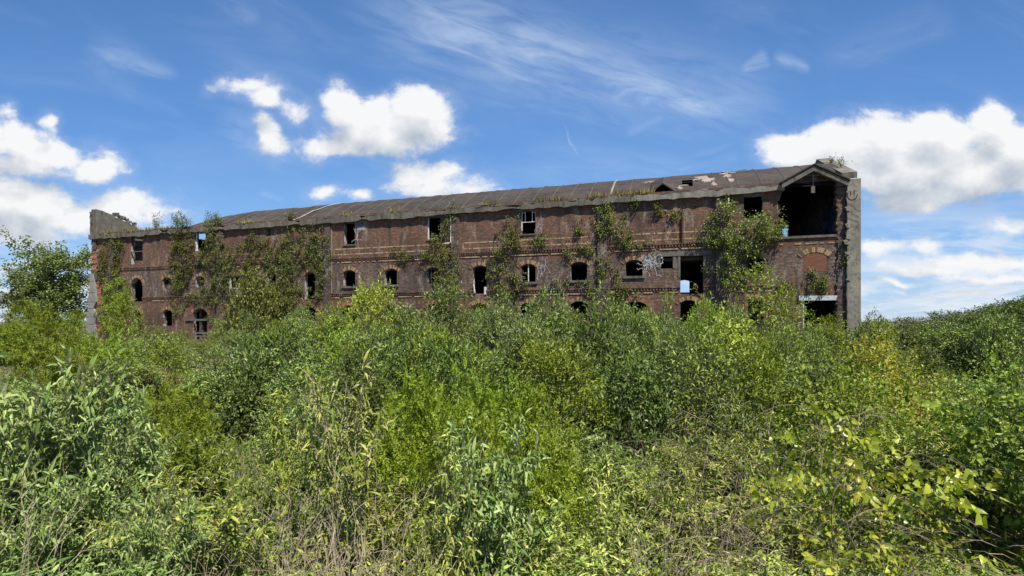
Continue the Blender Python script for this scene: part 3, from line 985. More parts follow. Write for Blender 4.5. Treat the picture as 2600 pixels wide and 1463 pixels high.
for o_ in openings:
    xa, xb, za, zb_ = o_['xa'], o_['xb'], o_['za'], o_['zb']
    if o_.get('lintel'):
        bx('lintel', M['concrete'], (xa - .38, xb + .22, -.05, .2, zb_, zb_ + .17))
        bx('window_sill', M['concrete'], (xa - .1, xb + .1, -.07, .15, za - .12, za - .003))
    if o_.get('sill'):
        bx('window_sill', M['concrete'], (xa - .18, xb + .18, -.10, .15, za - .17, za - .003))
    f = o_.get('frame')
    if f == 'left':
        bx('window_frame', M['white_paint'], (xa + .002, xa + .12, .08, .2, za, zb_))
    elif f == 'white':
        bx('window_frame', M['white_paint'], (xa + .002, xa + .14, .06, .2, za + .02, zb_ - .12), (xa + .14, xb - .002, .06, .2, za + .002, za + .13))
    elif f == 'edge':
        bx('window_frame', M['white_paint'], (xa + .002, xa + .07, .05, .15, za + .05, zb_ - .002), (xa + .07, xb - .3, .05, .15, za + .003, za + .07))
    elif f == 'muntin':
        w = xb - xa; zm = za + (zb_ - za) * .52
        bx('window_frame', M['white_paint'], (xa + .002, xa + .06, .06, .14, za + .3, zb_), (xa + w * .24, xa + w * .24 + .055, .06, .14, zm, zb_), (xa + w * .73, xa + w * .73 + .055, .06, .14, zm, zb_),
           (xb - .06, xb - .002, .06, .14, zm, zb_), (xa + .06, xa + w * .24, .06, .14, zm, zm + .05), (xa + w * .24 + .055, xa + w * .73, .065, .135, zm, zm + .04), (xa + w * .73 + .055, xb - .06, .06, .14, zm, zm + .05),
           (xa + .06, xa + w * .24, .065, .135, zm + .75, zm + .79), (xa + w * .73 + .055, xb - .06, .065, .135, zm + .75, zm + .79))
    elif f == 'bars':
        w = xb - xa
        each('window_bar', M['timber'], *[(xa + w * q, xa + w * q + .05, .1, .15, za, zb_ - .03) for q in (.02, .25, .5, .75)])
    elif f == 'post':
        bx('window_bar', M['white_paint'], (xa + (xb - xa) * .47, xa + (xb - xa) * .47 + .06, .08, .14, za, zb_ - .02))
    elif f == 'timber':
        each('window_jamb', M['timber'], (xa - .2, xa, -.03, .2, za, zb_), (xb, xb + .17, -.03, .2, za, zb_))
    elif f == 'door':
        bx('lintel', M['timber'], (fX(1668), xb + .4, -.05, .2, zb_ + .003, zb_ + .30))
        each('door_jamb', M['timber'], (xa - .16, xa, -.03, .2, zb_ - 1.55, zb_), (xb, xb + .15, -.03, .2, zb_ - 1.5, zb_))
    elif f == 'head':
        bx('lintel', M['concrete'], (xa - .05, xb + .05, -.03, .2, zb_ + .002, zb_ + .14))
    elif f == 'boards':
        each('board', M['timber'], (xa - .9, xb + .1, -.10, -.045, za + 1.85, za + 2.03), (xa + .1, xb - .05, -.06, -.01, za + .55, za + .72), (xa + .15, xb - .1, -.06, -.01, za + .25, za + .40))
    elif f == 'steel':
        bx('lintel', M['steel_white'], (xa - .25, xb + .28, -.10, .2, zb_ + .003, zb_ + .32))
        bx('door_frame', M['white_paint'], (xa + .002, xa + .07, -.02, .1, za, zb_))
    if o_.get('bar'):
        bx('crossbar', M['timber'], (xa - .05, xb + .05, -.04, .04, za + (zb_ - za) * .44, za + (zb_ - za) * .44 + .07))
bx('window_sill', M['concrete'], (BIG['xa'] - .2, BIG['xb'] + .1, -.09, .3, BIG['za'] - .16, BIG['za'] - .004))
# drain pipes
mb = MB(); x = fX(1146)
mb.tube([(x, -.12, fZ(1146, 552)), (x, -.12, fZ(1146, 600)), (x, -.12, fZ(1146, 616)), (x - .12, -.12, fZ(1146, 618)), (x - .55, -.12, fZ(1146, 618.5))], .055, .055, 6)
mb.build('drainpipe', M['white_paint'], house)
mb = MB(); x = fX(1733)
mb.tube([(x, -.11, fZ(1733, 548)), (x, -.11, fZ(1733, 580)), (x, -.11, fZ(1733, 610))], .07, .07, 6)
mb.build('drainpipe', M['rust'], house)
mb = MB(); x = fX(843)
mb.tube([(x, -.04, 4.8), (x + .02, -.04, 7), (x, -.04, 9), (x, -.04, 11.1)], .025, .025, 4)
mb.build('drainpipe', M['pale_stem'], house)
mb = MB(); x = fX(1849)
mb.tube([(x, -.25, fZ(1849, 505)), (x + .01, -.25, fZ(1849, 515)), (x + .03, -.25, fZ(1849, 527))], .05, .05, 6)
mb.build('drainpipe', M['white_paint'], house)
mb = MB()                                    # leaning pale post in the tall middle door, hanging white sheet
x = fX(1204); mb.tube([(x, -.1, fZ(1204, 722)), (x + .05, -.1, fZ(1204, 733)), (x + .12, -.1, fZ(1204, 745))], .05, .05, 5)
mb.build('door_frame', M['white_paint'], house)
mb = MB(); a = fX(1230); mb.box(a, a + .2, -.06, -.02, fZ(1230, 748), fZ(1230, 729)); mb.build('door_panel', M['white_paint'], house)

# ---- sprayed writing, set 6 mm proud of the bricks
FONT = {'F': [[(0, 0), (0, 1), (.7, 1)], [(0, .55), (.55, .55)]], 'I': [[(.3, 0), (.3, 1)]], 'C': [[(.75, .85), (.4, 1), (.05, .75), (.05, .25), (.4, 0), (.75, .15)]],
        'S': [[(.7, .85), (.35, 1), (.05, .8), (.2, .55), (.6, .45), (.7, .2), (.35, 0), (0, .12)]], 'U': [[(0, 1), (.05, .2), (.35, 0), (.65, .2), (.7, 1)]],
        'N': [[(0, 0), (0, 1), (.7, 0), (.7, 1)]], 'G': [[(.75, .85), (.4, 1), (.05, .75), (.05, .25), (.4, 0), (.75, .2), (.75, .5), (.45, .5)]],
        'E': [[(.7, 1), (0, 1), (0, 0), (.75, 0)], [(0, .5), (.6, .5)]]}


def strokes(mb, lines, y=-.006, w=.05):
    for L in lines:
        for (ax, az), (bx_, bz) in zip(L[:-1], L[1:]):
            d = Vector((bx_ - ax, bz - az)); n = Vector((-d.y, d.x)).normalized() * w / 2
            e = d.normalized() * w * .3
            mb.add([(ax - n.x - e.x, y, az - n.y - e.y), (bx_ - n.x + e.x, y, bz - n.y + e.y), (bx_ + n.x + e.x, y, bz + n.y + e.y), (ax + n.x - e.x, y, az + n.y - e.y)], [0, 1, 2, 3])
            y -= .0004


def word(txt, px, py0, py1, width_px, mat):
    mb = MB(); x = fX(px); z0, z1 = fZ(px, py1), fZ(px, py0); h = z1 - z0; wd = fX(px + width_px) - x; cw = wd / len(txt)
    for i, ch in enumerate(txt):
        strokes(mb, [[(x + cw * (i + .05) + u * cw * .95, z0 + q * h) for u, q in L] for L in FONT[ch]], w=max(.045, h * .13))
    mb.build('graffiti', mat, house)


word('FICS', 902, 563, 573, 25, M['spray_blue'])
word('FUNGE', 902, 576, 585, 27, M['spray_white'])


def scribble(px, py, rx, ry, n, mat, seed, w=.05):
    r = np.random.default_rng(seed); mb = MB()
    for i in range(n):
        p = px + r.normal(0, rx * .5); q = py + r.normal(0, ry * .5)
        x, z = fX(p), fZ(p, q); L = [(x, z)]; a = r.uniform(0, 6.3)
        for k in range(r.integers(2, 6)):
            a += r.normal(0, 1.0); s = r.uniform(.08, .24); x += math.cos(a) * s; z += math.sin(a) * s * 1.3; L.append((x, z))
        strokes(mb, [L], -.006 - i * .0025, w * r.uniform(.5, 1.2))
    mb.build('graffiti', mat, house)


scribble(907, 601, 5, 6, 9, M['spray_white'], 1, .03)
scribble(1655, 667, 19, 24, 40, M['spray_white'], 2, .034)
scribble(1372, 574, 7, 16, 20, M['spray_pink'], 3, .03)
scribble(1374, 676, 9, 16, 14, M['spray_white'], 5, .028)
scribble(1247, 684, 8, 8, 8, M['spray_white'], 6, .028)
scribble(1040, 785, 14, 16, 22, M['spray_pink'], 7, .03)
scribble(1838, 752, 12, 10, 14, M['spray_white'], 9, .03)
mb = MB(); xs_ = LEN - .45; zz_ = fZ(2168, 501)         # smiling face on the pier
strokes(mb, [[(xs_ - .1, zz_ + .35), (xs_ - .09, zz_ + .08)], [(xs_ + .1, zz_ + .38), (xs_ + .09, zz_ + .1)],
             [(xs_ - .3, zz_ + .08), (xs_ - .2, zz_ - .15), (xs_, zz_ - .24), (xs_ + .2, zz_ - .12), (xs_ + .28, zz_ + .1)]], -.315, .045)
for k in range(4):
    z = zz_ - .55 - k * .42; L = [(xs_ - .35 + .14 * q, z + .09 * math.sin(q * 1.1 + k) - .015 * q * q) for q in range(6)]
    strokes(mb, [L], -.315, .022)
mb.build('graffiti', M['spray_black'], house)


# ------------------------------------------------------------------ ground
def sstep(a, b, x):
    t = np.clip((np.asarray(x, dtype=float) - a) / (b - a), 0, 1)
    return t * t * (3 - 2 * t)


def terrain(x, y):
    x = np.asarray(x, dtype=float); y = np.asarray(y, dtype=float)
    h = 0.80 - 1.25 * sstep(1.6, 5.0, y) - 0.35 * sstep(5, 11, y) + 0.95 * sstep(17, 32, y)
    h = h + 0.62 * np.exp(-(((x - 3.1) / 1.4) ** 2 + ((y - 3.3) / .8) ** 2))
    h = h + 2.3 * np.exp(-(((x - 27.5) / 6.5) ** 2 + ((y - 26) / 8.0) ** 2))
    h = h + 0.5 * np.exp(-(((x + 8) / 6) ** 2 + ((y - 10) / 4.0) ** 2))
    h = h + 0.12 * np.sin(x * 0.9 + 1.3) * np.cos(y * 0.7) + 0.07 * np.sin(x * 2.1 + y * 1.7)
    h = h + 1.45 * np.exp(-(((x + 9.6) / 1.3) ** 2 + ((y - 14) / 1.5) ** 2))
    # the hollow at the lower right
    h = h - 0.55 * np.exp(-(((x - 4.6) / 1.5) ** 2 + ((y - 5.6) / 1.3) ** 2))
    return h


ax_ = np.concatenate([-np.geomspace(2600, 62, 16), np.arange(-60, 60.1, 0.6), np.geomspace(62, 2600, 16)])
ay_ = np.concatenate([[-60, -20, -6], np.arange(-2, 24, 0.4), np.arange(24, 82, 1.0), np.geomspace(84, 4200, 18)])
gx, gy = np.meshgrid(ax_, ay_)
gz = terrain(gx, gy)
gz = np.where(gy > 100, gz * np.clip((260 - gy) / 160, 0, 1), gz)
mb = MB()
nxg, nyg = len(ax_), len(ay_)
ii = (np.arange(nyg - 1)[:, None] * nxg + np.arange(nxg - 1)[None, :]).ravel()
mb.add(np.stack([gx.ravel(), gy.ravel(), gz.ravel()], 1), np.stack([ii, ii + 1, ii + nxg + 1, ii + nxg], 1))
M['soil'] = mat_mottled('litter_soil', (0.095, 0.072, 0.048), (0.19, 0.145, 0.105), (0.055, 0.055, 0.028), 1.2, (1, 1, 1), 0.95, 0.8)
tag(mb.build('ground', M['soil'], smooth=True), kind='structure')

# ------------------------------------------------------------------ foliage
T_DIA = (np.array([(0, 0, 0), (.45, -.5, .07), (1, 0, -.10), (.45, .5, .07)], float), [np.array([[0, 1, 2], [0, 2, 3]])])
T_LAN = (np.array([(0, 0, 0), (.28, -.46, .06), (.62, -.40, -.08), (1, 0, -.36), (.62, .40, -.08), (.28, .46, .06), (.30, 0, .01), (.64, 0, -.13)], float),
         [np.array([[0, 1, 6], [0, 6, 5], [7, 2, 3], [7, 3, 4]]), np.array([[6, 1, 2, 7], [6, 7, 4, 5]])])
T_HRT = (np.array([(0, 0, 0), (-.06, -.34, .03), (.20, -.54, .05), (.55, -.40, .0), (1, 0, -.16), (.55, .40, .0), (.20, .54, .05), (-.06, .34, .03), (.25, 0, -.02), (.6, 0, -.06)], float),
         [np.array([[0, 1, 8], [1, 2, 8], [9, 3, 4], [9, 4, 5], [6, 7, 8], [7, 0, 8]]), np.array([[8, 2, 3, 9], [8, 9, 5, 6]])])


def nrm(a):
    return a / (np.linalg.norm(a, axis=-1, keepdims=True) + 1e-9)


def add_leaves(mb, P, D, N, L, W, T, mat=0):
    P = np.asarray(P, float); D = nrm(np.asarray(D, float)); N = np.asarray(N, float)
    S = nrm(np.cross(N, D)); N = np.cross(D, S)
    L = np.broadcast_to(np.asarray(L, float), (len(P),)); W = np.broadcast_to(np.asarray(W, float), (len(P),))
    tv, tf = T
    V = P[:, None, :] + tv[None, :, 0:1] * (L[:, None] * D.T[:, :, None].transpose(1, 2, 0).reshape(len(P), 1, 3)[:, 0] if False else (D * L[:, None]))[:, None, :] \
        + tv[None, :, 1:2] * (S * W[:, None])[:, None, :] + tv[None, :, 2:3] * (N * L[:, None])[:, None, :]
    k = len(tv)
    base = (np.arange(len(P)) * k)[:, None, None]
    off = mb.nv
    mb.v.append(V.reshape(-1, 3).astype(np.float32)); mb.nv += len(P) * k
    for f in tf:
        F = (base + f[None]).reshape(-1, f.shape[1]).astype(np.int32) + off
        mb.f.append(F); mb.mi.append(np.full(len(F), mat, np.int32))


def curve(p0, c, p1, n):
    t = np.linspace(0, 1, n)[:, None]
    return (1 - t) ** 2 * p0 + 2 * t * (1 - t) * c + t * t * p1


def sprig(r, pts, sp, mode, acc, ang=0.9, t0=0.0, droop=0.15, up=0.35):
    """leaf positions along a twig: acc gets (P, D, N)"""
    seg = np.linalg.norm(np.diff(pts, axis=0), axis=1); cum = np.concatenate([[0], np.cumsum(seg)])
    Lt = cum[-1]
    s = np.arange(t0 * Lt, Lt, sp)
    if len(s) == 0: return
    P = np.stack([np.interp(s, cum, pts[:, k]) for k in range(3)], 1)
    tang = nrm(np.gradient(pts, axis=0)); Tn = nrm(np.stack([np.interp(s, cum, tang[:, k]) for k in range(3)], 1))
    ref = np.where(np.abs(Tn[:, 2:3]) > .9, np.array([[1., 0, 0]]), np.array([[0., 0, 1.]]))
    A = nrm(np.cross(Tn, ref)); B = np.cross(A, Tn)
    n = len(s); k = np.arange(n)
    if mode == 'opposite':
        phi = (k % 2) * (math.pi / 2) + r.normal(0, .35, n)
        phis = np.concatenate([phi, phi + math.pi]); P = np.concatenate([P, P]); Tn = np.concatenate([Tn, Tn]); A = np.concatenate([A, A]); B = np.concatenate([B, B])
    elif mode == 'flat':
        phis = (k % 2) * math.pi + r.normal(0, .25, n)
    else:
        phis = k * 2.4 + r.normal(0, .4, n)
    O = A * np.cos(phis)[:, None] + B * np.sin(phis)[:, None]
    a = ang + r.normal(0, .22, len(phis))
    D = Tn * np.cos(a)[:, None] + O * np.sin(a)[:, None]
    D[:, 2] += -droop + r.normal(0, .12, len(D))
    Nn = nrm(Tn * 0.6 + np.array([0, 0, 1.]) * (0.4 + up) + r.normal(0, .25, D.shape))
    acc.append((P, D, Nn))
    # leaf bud at the tip
    acc.append((pts[-1:], nrm(tang[-1:] + r.normal(0, .15, (1, 3))), nrm(r.normal(0, .4, (1, 3)) + np.array([[0, -.5, .6]]))))


def make_plant(seed, H, R, nst, nsub, sublen, sp, mode, base_r=.15, ang=.9, droop=.15, arch=0.0, stem_r=.012, first=.25, lean=0.0, sub_up=.45, tip_t0=.45, bare=False, tfac=1.0):
    r = np.random.default_rng(seed); stems = MB(); acc = []
    for i in range(nst):
        az = 2 * math.pi * (i + r.uniform(-.4, .4)) / nst
        q = math.sqrt(r.uniform(.08, 1)); hh = H * r.uniform(.62, 1.0) * (1 - .35 * q * q)
        b = np.array([math.cos(az), math.sin(az), 0]) * base_r * r.uniform(.2, 1)
        tip = np.array([math.cos(az) * R * q + lean * hh, math.sin(az) * R * q, hh * (1 - arch * q)])
        ctrl = np.array([tip[0] * .32, tip[1] * .32, hh * (.72 + .45 * arch)]) + r.normal(0, .05 * H, 3)
        pts = curve(b, ctrl, tip, 9)
        pts[1:-1] += r.normal(0, .012 * H, (7, 3))
        stems.tube(pts, stem_r, stem_r * .3, 4)
        sprig(r, pts, sp * 1.2, mode, acc, ang, tip_t0, droop)
        for j in range(nsub):
            t = first + (1 - first) * (j + r.uniform(0, 1)) / nsub
            t = min(t, .97)
            p = np.array([np.interp(t, np.linspace(0, 1, 9), pts[:, k]) for k in range(3)])
            a2 = r.uniform(0, 2 * math.pi)
            d = np.array([math.cos(a2), math.sin(a2), 0]) + np.array([math.cos(az), math.sin(az), 0]) * .55 * q
            d = d / (np.linalg.norm(d) + 1e-6); d[2] = sub_up + r.normal(0, .25)
            d /= np.linalg.norm(d)
            l = sublen * r.uniform(.5, 1.1) * (1.15 - .6 * t)
            e = p + d * l; e[2] -= arch * l * .4
            sub = curve(p, p + d * l * .5 + np.array([0, 0, .12 * l]), e, 5)
            stems.tube(sub, stem_r * .5, stem_r * .2, 3)
            if not bare:
                sprig(r, sub, sp, mode, acc, ang, .12, droop)
    if bare:
        return stems, None
    P = np.concatenate([a[0] for a in acc]); D = np.concatenate([a[1] for a in acc]); N = np.concatenate([a[2] for a in acc])
    return stems, (r, P, D, N)


def dome(seed, H, R, nl, tw, tl, sp, mode, lr=(.22, .35), ang=.9, droop=.1, base=.12, stem_r=.014, up=.45, tall=1.0):
    """bush as a heap of leafy lobes: light outer shells, dark gaps between them"""
    r = np.random.default_rng(seed); stems = MB(); acc = []
    for i in range(nl):
        a = i * 2.4 + r.normal(0, .35); q = math.sqrt((i + .5) / nl)
        rad = R * r.uniform(*lr) * (1.1 - .25 * q)
        hh = H * (1.0 - .62 * q ** 2.2) * r.uniform(.70, 1.04) - rad * .8
        if q > .55 and r.random() < .45: hh *= r.uniform(.35, .75)
        c = np.array([math.cos(a) * (R - rad * .6) * q, math.sin(a) * (R - rad * .6) * q, max(hh, rad * .55)])
        b = np.array([c[0] * .18, c[1] * .18, 0]) + np.append(r.normal(0, base * R, 2), 0)
        pts = curve(b, np.array([c[0] * .45, c[1] * .45, c[2] * .75]), c, 7)
        stems.tube(pts, stem_r, stem_r * .5, 4)
        n = int(tw * (rad / (R * .42)) ** 2)
        d = nrm(r.normal(0, 1, (n, 3)) + np.array([math.cos(a) * .4 * q, math.sin(a) * .4 * q, up]))
        for k in range(n):
            l = tl * r.uniform(.6, 1.3)
            r0 = rad * r.uniform(.45, .95)
            dv = d[k] * np.array([1, 1, tall])
            p = c + dv * r0; dd = nrm(d[k] + r.normal(0, .3, 3) + np.array([0, 0, .25]))
            e = p + dd * l
            sub = curve(p, p + dd * l * .5 + np.array([0, 0, .06 * l]), e, 4)
            if k % 4 == 0: stems.tube(np.stack([c, p, e]), stem_r * .35, stem_r * .12, 3)
            sprig(r, sub, sp, mode, acc, ang, .05, droop)
    P = np.concatenate([a[0] for a in acc]); D = np.concatenate([a[1] for a in acc]); N = np.concatenate([a[2] for a in acc])
    P[:, 2] = np.maximum(P[:, 2], .02)
    return stems, (r, P, D, N)


def mkd(n, seed, folf, **kw):
    res = []
    for i in range(n):
        st, data = dome(seed + i, **kw)
        res.append((st, folf(data)))
    return res


def leaf_fol(data, L, W, T, var=.3):
    r, P, D, N = data
    m = MB(); s = L * np.clip(r.normal(1, var, len(P)), .4, 1.6)
    add_leaves(m, P, D, N, s, s * W / L, T)
    return m


def pinnate_fol(data, rl, n, L, W, T=T_DIA):
    r, P, D, N = data
    D = nrm(D); S = nrm(np.cross(N, D)); Nn = np.cross(D, S)
    m = MB(); PP = []; DD = []; NN = []
    for k in range(n):
        t = (k + .8) / n
        c = P + D * (rl * t) - np.array([0, 0, 1.]) * (rl * .25 * t * t)
        for sg in (-1, 1):
            PP.append(c); DD.append(S * sg + D * .35 + r.normal(0, .12, D.shape)); NN.append(Nn + r.normal(0, .25, D.shape))
    PP.append(P + D * rl); DD.append(D); NN.append(Nn)
    P2 = np.concatenate(PP); s = L * np.clip(r.normal(1, .2, len(P2)), .5, 1.5)
    add_leaves(m, P2, np.concatenate(DD), np.concatenate(NN), s, s * W / L, T)
    return m


def trifol(data, L, W, T):
    r, P, D, N = data
    D = nrm(D); S = nrm(np.cross(N, D)); m = MB()
    for a, f in ((0, 1.1), (1.25, .9), (-1.25, .9)):
        d = D * math.cos(a) + S * math.sin(a)
        s = L * f * np.clip(r.normal(1, .22, len(P)), .5, 1.5)
        add_leaves(m, P + D * L * .5, d, N + r.normal(0, .15, D.shape), s, s * W / L, T)
    return m


# leaf greens; light and dark tones pushed apart to paint glints and leaf shadow
M['lf_buddleia'] = mat_leaf('buddleia_leaf', (0.098, 0.150, 0.056), (0.044, 0.076, 0.027), (0.190, 0.250, 0.130), .18, .42, under=(0.25, 0.28, 0.15))
M['lf_buddleia_y'] = mat_leaf('young_buddleia_leaf', (0.130, 0.172, 0.044), (0.054, 0.084, 0.022), (0.265, 0.300, 0.120), .18, .42, under=(0.27, 0.29, 0.14))
M['lf_willow'] = mat_leaf('willow_leaf', (0.088, 0.136, 0.036), (0.034, 0.060, 0.016), (0.185, 0.235, 0.085), .16, .42, under=(0.22, 0.25, 0.13))
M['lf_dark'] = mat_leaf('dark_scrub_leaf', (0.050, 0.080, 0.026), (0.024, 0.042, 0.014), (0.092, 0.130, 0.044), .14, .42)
M['lf_locust'] = mat_leaf('locust_leaflet', (0.086, 0.130, 0.012), (0.038, 0.068, 0.006), (0.150, 0.195, 0.020), .20, .5)
M['lf_knot'] = mat_leaf('knotweed_leaf', (0.150, 0.195, 0.024), (0.078, 0.116, 0.016), (0.250, 0.280, 0.040), .32, .38, gloss=.45)
M['lf_gold'] = mat_leaf('golden_leaf', (0.165, 0.170, 0.032), (0.100, 0.110, 0.024), (0.230, 0.220, 0.040), .40, .4)
M['lf_bramble'] = mat_leaf('bramble_leaf', (0.105, 0.155, 0.034), (0.042, 0.072, 0.018), (0.190, 0.245, 0.062), .20, .42, under=(0.14, 0.17, 0.10))
M['lf_sapling'] = mat_leaf('sapling_leaf', (0.112, 0.168, 0.028), (0.054, 0.094, 0.016), (0.195, 0.250, 0.052), .26, .45)
M['lf_tree'] = mat_leaf('tree_leaf', (0.080, 0.112, 0.046), (0.040, 0.062, 0.026), (0.135, 0.170, 0.078), .22, .4)
M['lf_wall'] = mat_leaf('wall_creeper_leaf', (0.072, 0.092, 0.030), (0.032, 0.044, 0.016), (0.128, 0.145, 0.052), .18, .5)
M['lf_wall_g'] = mat_leaf('green_creeper_leaf', (0.078, 0.096, 0.028), (0.036, 0.050, 0.016), (0.140, 0.160, 0.052), .20, .5)
M['flower'] = mat_plain('white_blossom', (0.75, 0.74, 0.66), .6, .1)

M['dead_stem'] = mat_plain('dead_grey_stem', (0.21, 0.165, 0.12), .9, .4)
KINDS = {}


def kind(name, mesh_pairs, fol_mat, stem_mat):
    out = []
    for i, (st, fo) in enumerate(mesh_pairs):
        sm = st.mesh(name + '_stems', stem_mat)
        fm = fo.mesh(name + '_foliage', [fol_mat]) if fo else None
        co = np.concatenate([a for a in (fo.v if fo else st.v)])
        q = np.percentile(np.hypot(co[:, 0], co[:, 1]), 90); h = np.percentile(co[:, 2], 98)
        out.append(dict(stem=sm, fol=fm, R=q, H=h, mat=fol_mat))
    KINDS[name] = out


def mk(n, seed, folf, **kw):
    res = []
    for i in range(n):
        st, data = make_plant(seed + i, **kw)
        res.append((st, folf(data)))
    return res


kind('buddleia_near', mk(5, 100, lambda d: leaf_fol(d, .058, .017, T_LAN), H=1.5, R=.55, nst=16, nsub=12, sublen=.32, sp=.030, mode='opposite', droop=.12, stem_r=.006, sub_up=.8), M['lf_buddleia'], M['stem'])
kind('buddleia_fine', mk(4, 110, lambda d: leaf_fol(d, .050, .0145, T_LAN), H=1.3, R=.5, nst=15, nsub=11, sublen=.28, sp=.030, mode='opposite', droop=.12, stem_r=.005, sub_up=.8), M['lf_buddleia_y'], M['stem'])
kind('buddleia_tall', mk(3, 120, lambda d: leaf_fol(d, .066, .017, T_LAN), H=1.75, R=.36, nst=8, nsub=8, sublen=.28, sp=.036, mode='opposite', droop=.2, stem_r=.0085, first=.60, sub_up=.9, tip_t0=.62), M['lf_buddleia_y'], M['pale_stem'])
kind('buddleia_mid', mkd(5, 140, lambda d: leaf_fol(d, .078, .024, T_LAN), H=1.6, R=.9, nl=24, tw=54, tl=.25, sp=.046, mode='opposite', up=.75, tall=1.3, stem_r=.008, lr=(.20, .33)), M['lf_buddleia_y'], M['stem'])
kind('willow', mkd(6, 160, lambda d: leaf_fol(d, .130, .044, T_DIA), H=3.0, R=1.4, nl=34, tw=62, tl=.30, sp=.060, mode='spiral', tall=1.25, up=.55), M['lf_willow'], M['stem'])
kind('dark_scrub', mkd(4, 180, lambda d: leaf_fol(d, .092, .048, T_DIA), H=2.0, R=1.3, nl=34, tw=66, tl=.24, sp=.055, mode='spiral'), M['lf_dark'], M['stem'])
kind('locust', mkd(3, 200, lambda d: pinnate_fol(d, .12, 6, .031, .017), H=1.3, R=1.0, nl=24, tw=58, tl=.20, sp=.050, mode='spiral', ang=1.2, up=.6, droop=.02, stem_r=.008, lr=(.20, .34)), M['lf_locust'], M['stem'])
kind('knotweed', mk(4, 220, lambda d: leaf_fol(d, .044, .033, T_HRT), H=1.25, R=.95, nst=14, nsub=9, sublen=.40, sp=.045, mode='flat', droop=.2, arch=.28, stem_r=.005, sub_up=.15, ang=1.1, tip_t0=.3), M['lf_knot'], M['stem'])
kind('knotweed_big', mk(2, 225, lambda d: leaf_fol(d, .078, .056, T_HRT), H=1.2, R=.6, nst=8, nsub=4, sublen=.40, sp=.065, mode='flat', droop=.15, arch=.25, stem_r=.006, sub_up=.1, ang=1.1, tip_t0=.4), M['lf_knot'], M['stem'])
kind('bramble', mkd(4, 240, lambda d: trifol(d, .040, .034, T_DIA), H=.8, R=1.0, nl=26, tw=50, tl=.19, sp=.060, mode='spiral', ang=1.1, up=.6, stem_r=.005, lr=(.19, .32)), M['lf_bramble'], M['stem'])
kind('sapling', mkd(2, 260, lambda d: leaf_fol(d, .115, .064, T_DIA), H=4.6, R=1.6, nl=20, tw=40, tl=.48, sp=.065, mode='spiral', droop=.2, stem_r=.022, tall=1.5, up=.6, lr=(.22, .36)), M['lf_sapling'], M['bark'])
kind('knotweed_far', mkd(3, 230, lambda d: leaf_fol(d, .075, .052, T_DIA), H=2.2, R=1.3, nl=28, tw=54, tl=.32, sp=.055, mode='flat', ang=1.1, up=.5, stem_r=.010), M['lf_knot'], M['stem'])
kind('twigs', mk(3, 280, lambda d: None, H=.7, R=.95, nst=30, nsub=4, sublen=.38, sp=.1, mode='spiral', arch=.5, stem_r=.0021, base_r=.8, sub_up=.1, bare=True), None, M['dead_stem'])
kind('stalks', mk(3, 290, lambda d: None, H=1.15, R=.6, nst=16, nsub=3, sublen=.3, sp=.1, mode='spiral', arch=.1, stem_r=.0038, base_r=.35, sub_up=.7, bare=True, first=.4), None, M['pale_stem'])
pcount = [0]
prng = np.random.default_rng(77)


def plant(kindname, x, y, sxy, sz, name, label, cat, group=None, mat=None, z=None, variant=None, parent_rot=None):
    vs = KINDS[kindname]
    v = vs[(pcount[0] if variant is None else variant) % len(vs)]
    pcount[0] += 1
    loc = (x, y, float(terrain(x, y)) - .03 if z is None else z); rz = prng.uniform(0, 6.28) if parent_rot is None else parent_rot
    if v['fol'] is None:                     # bare twigs: one mesh, nothing to split
        o = bpy.data.objects.new(name, v['stem']); C.objects.link(o)
        o.location = loc; o.rotation_euler = (0, 0, rz); o.scale = (sxy, sxy, sz)
        return tag(o, label, cat, group)
    root = empty(name, loc, rz)
    root.scale = (sxy, sxy, sz)
    tag(root, label, cat, group)
    for nm, me in (('stems', v['stem']), ('foliage', v['fol'])):
        if me is None: continue
        o = bpy.data.objects.new(nm, me); C.objects.link(o); o.parent = root
        if nm == 'foliage' and mat:
            o.material_slots[0].link = 'OBJECT'; o.material_slots[0].material = mat
    return root


def put(kindname, px, py, dist, hw, name, label, cat, group=None, mat=None, variant=None):
    """px, py: where the plant's top shows in the photograph's own 2575 wide frame, hw: half width there"""
    X = (px * CF - 1300) / 1300 * dist
    top = CAM_Z + (816 - py * CF) / 1300 * dist
    v = KINDS[kindname][(pcount[0] if variant is None else variant) % len(KINDS[kindname])]
    base = float(terrain(X, dist))
    sz = max(.35, (top - base)) / v['H']
    sxy = hw * CF / 1300 * dist / v['R']
    sxy = min(max(sxy, .6 * sz), 1.5 * sz)
    return plant(kindname, X, dist, sxy, sz, name, label, cat, group, mat, variant=variant)


# ---- plants one can tell apart, placed one by one
put('sapling', 1905, 672, 24, 105, 'sapling', 'tall bright green sapling reaching past the middle storey near the loading end', 'sapling')
put('sapling', 1985, 735, 22.5, 75, 'sapling', 'shorter bright green sapling leaning against the tallest one by the bricked-up window', 'sapling')
put('willow', 308, 738, 50, 44, 'bush', 'green bush hiding the foot of the broken left corner of the ruin', 'bush', mat=M['lf_sapling'])
put('willow', 1125, 722, 27, 88, 'willow_bush', 'large willow bush under the barred arched window', 'bush')
put('willow', 1255, 748, 24, 80, 'willow_bush', 'grey-green willow bush under the tall open doorway of the middle storey', 'bush')
put('willow', 1385, 742, 23, 85, 'willow_bush', 'willow bush below the arched window with a white post', 'bush')
put('willow', 1530, 752, 22, 85, 'willow_bush', 'willow bush at the foot of the fifth pilaster', 'bush')
put('willow', 1610, 778, 21, 60, 'willow_bush', 'willow bush below the white scribble beside an arched window', 'bush')
put('buddleia_tall', 1662, 736, 18, 34, 'buddleia', 'upright leafy buddleia stem standing in front of the boarded doorway bay', 'buddleia', mat=M['lf_sapling'])
put('willow', 1010, 768, 26, 70, 'willow_bush', 'willow bush hiding the ground floor between red arch and barred window', 'bush')
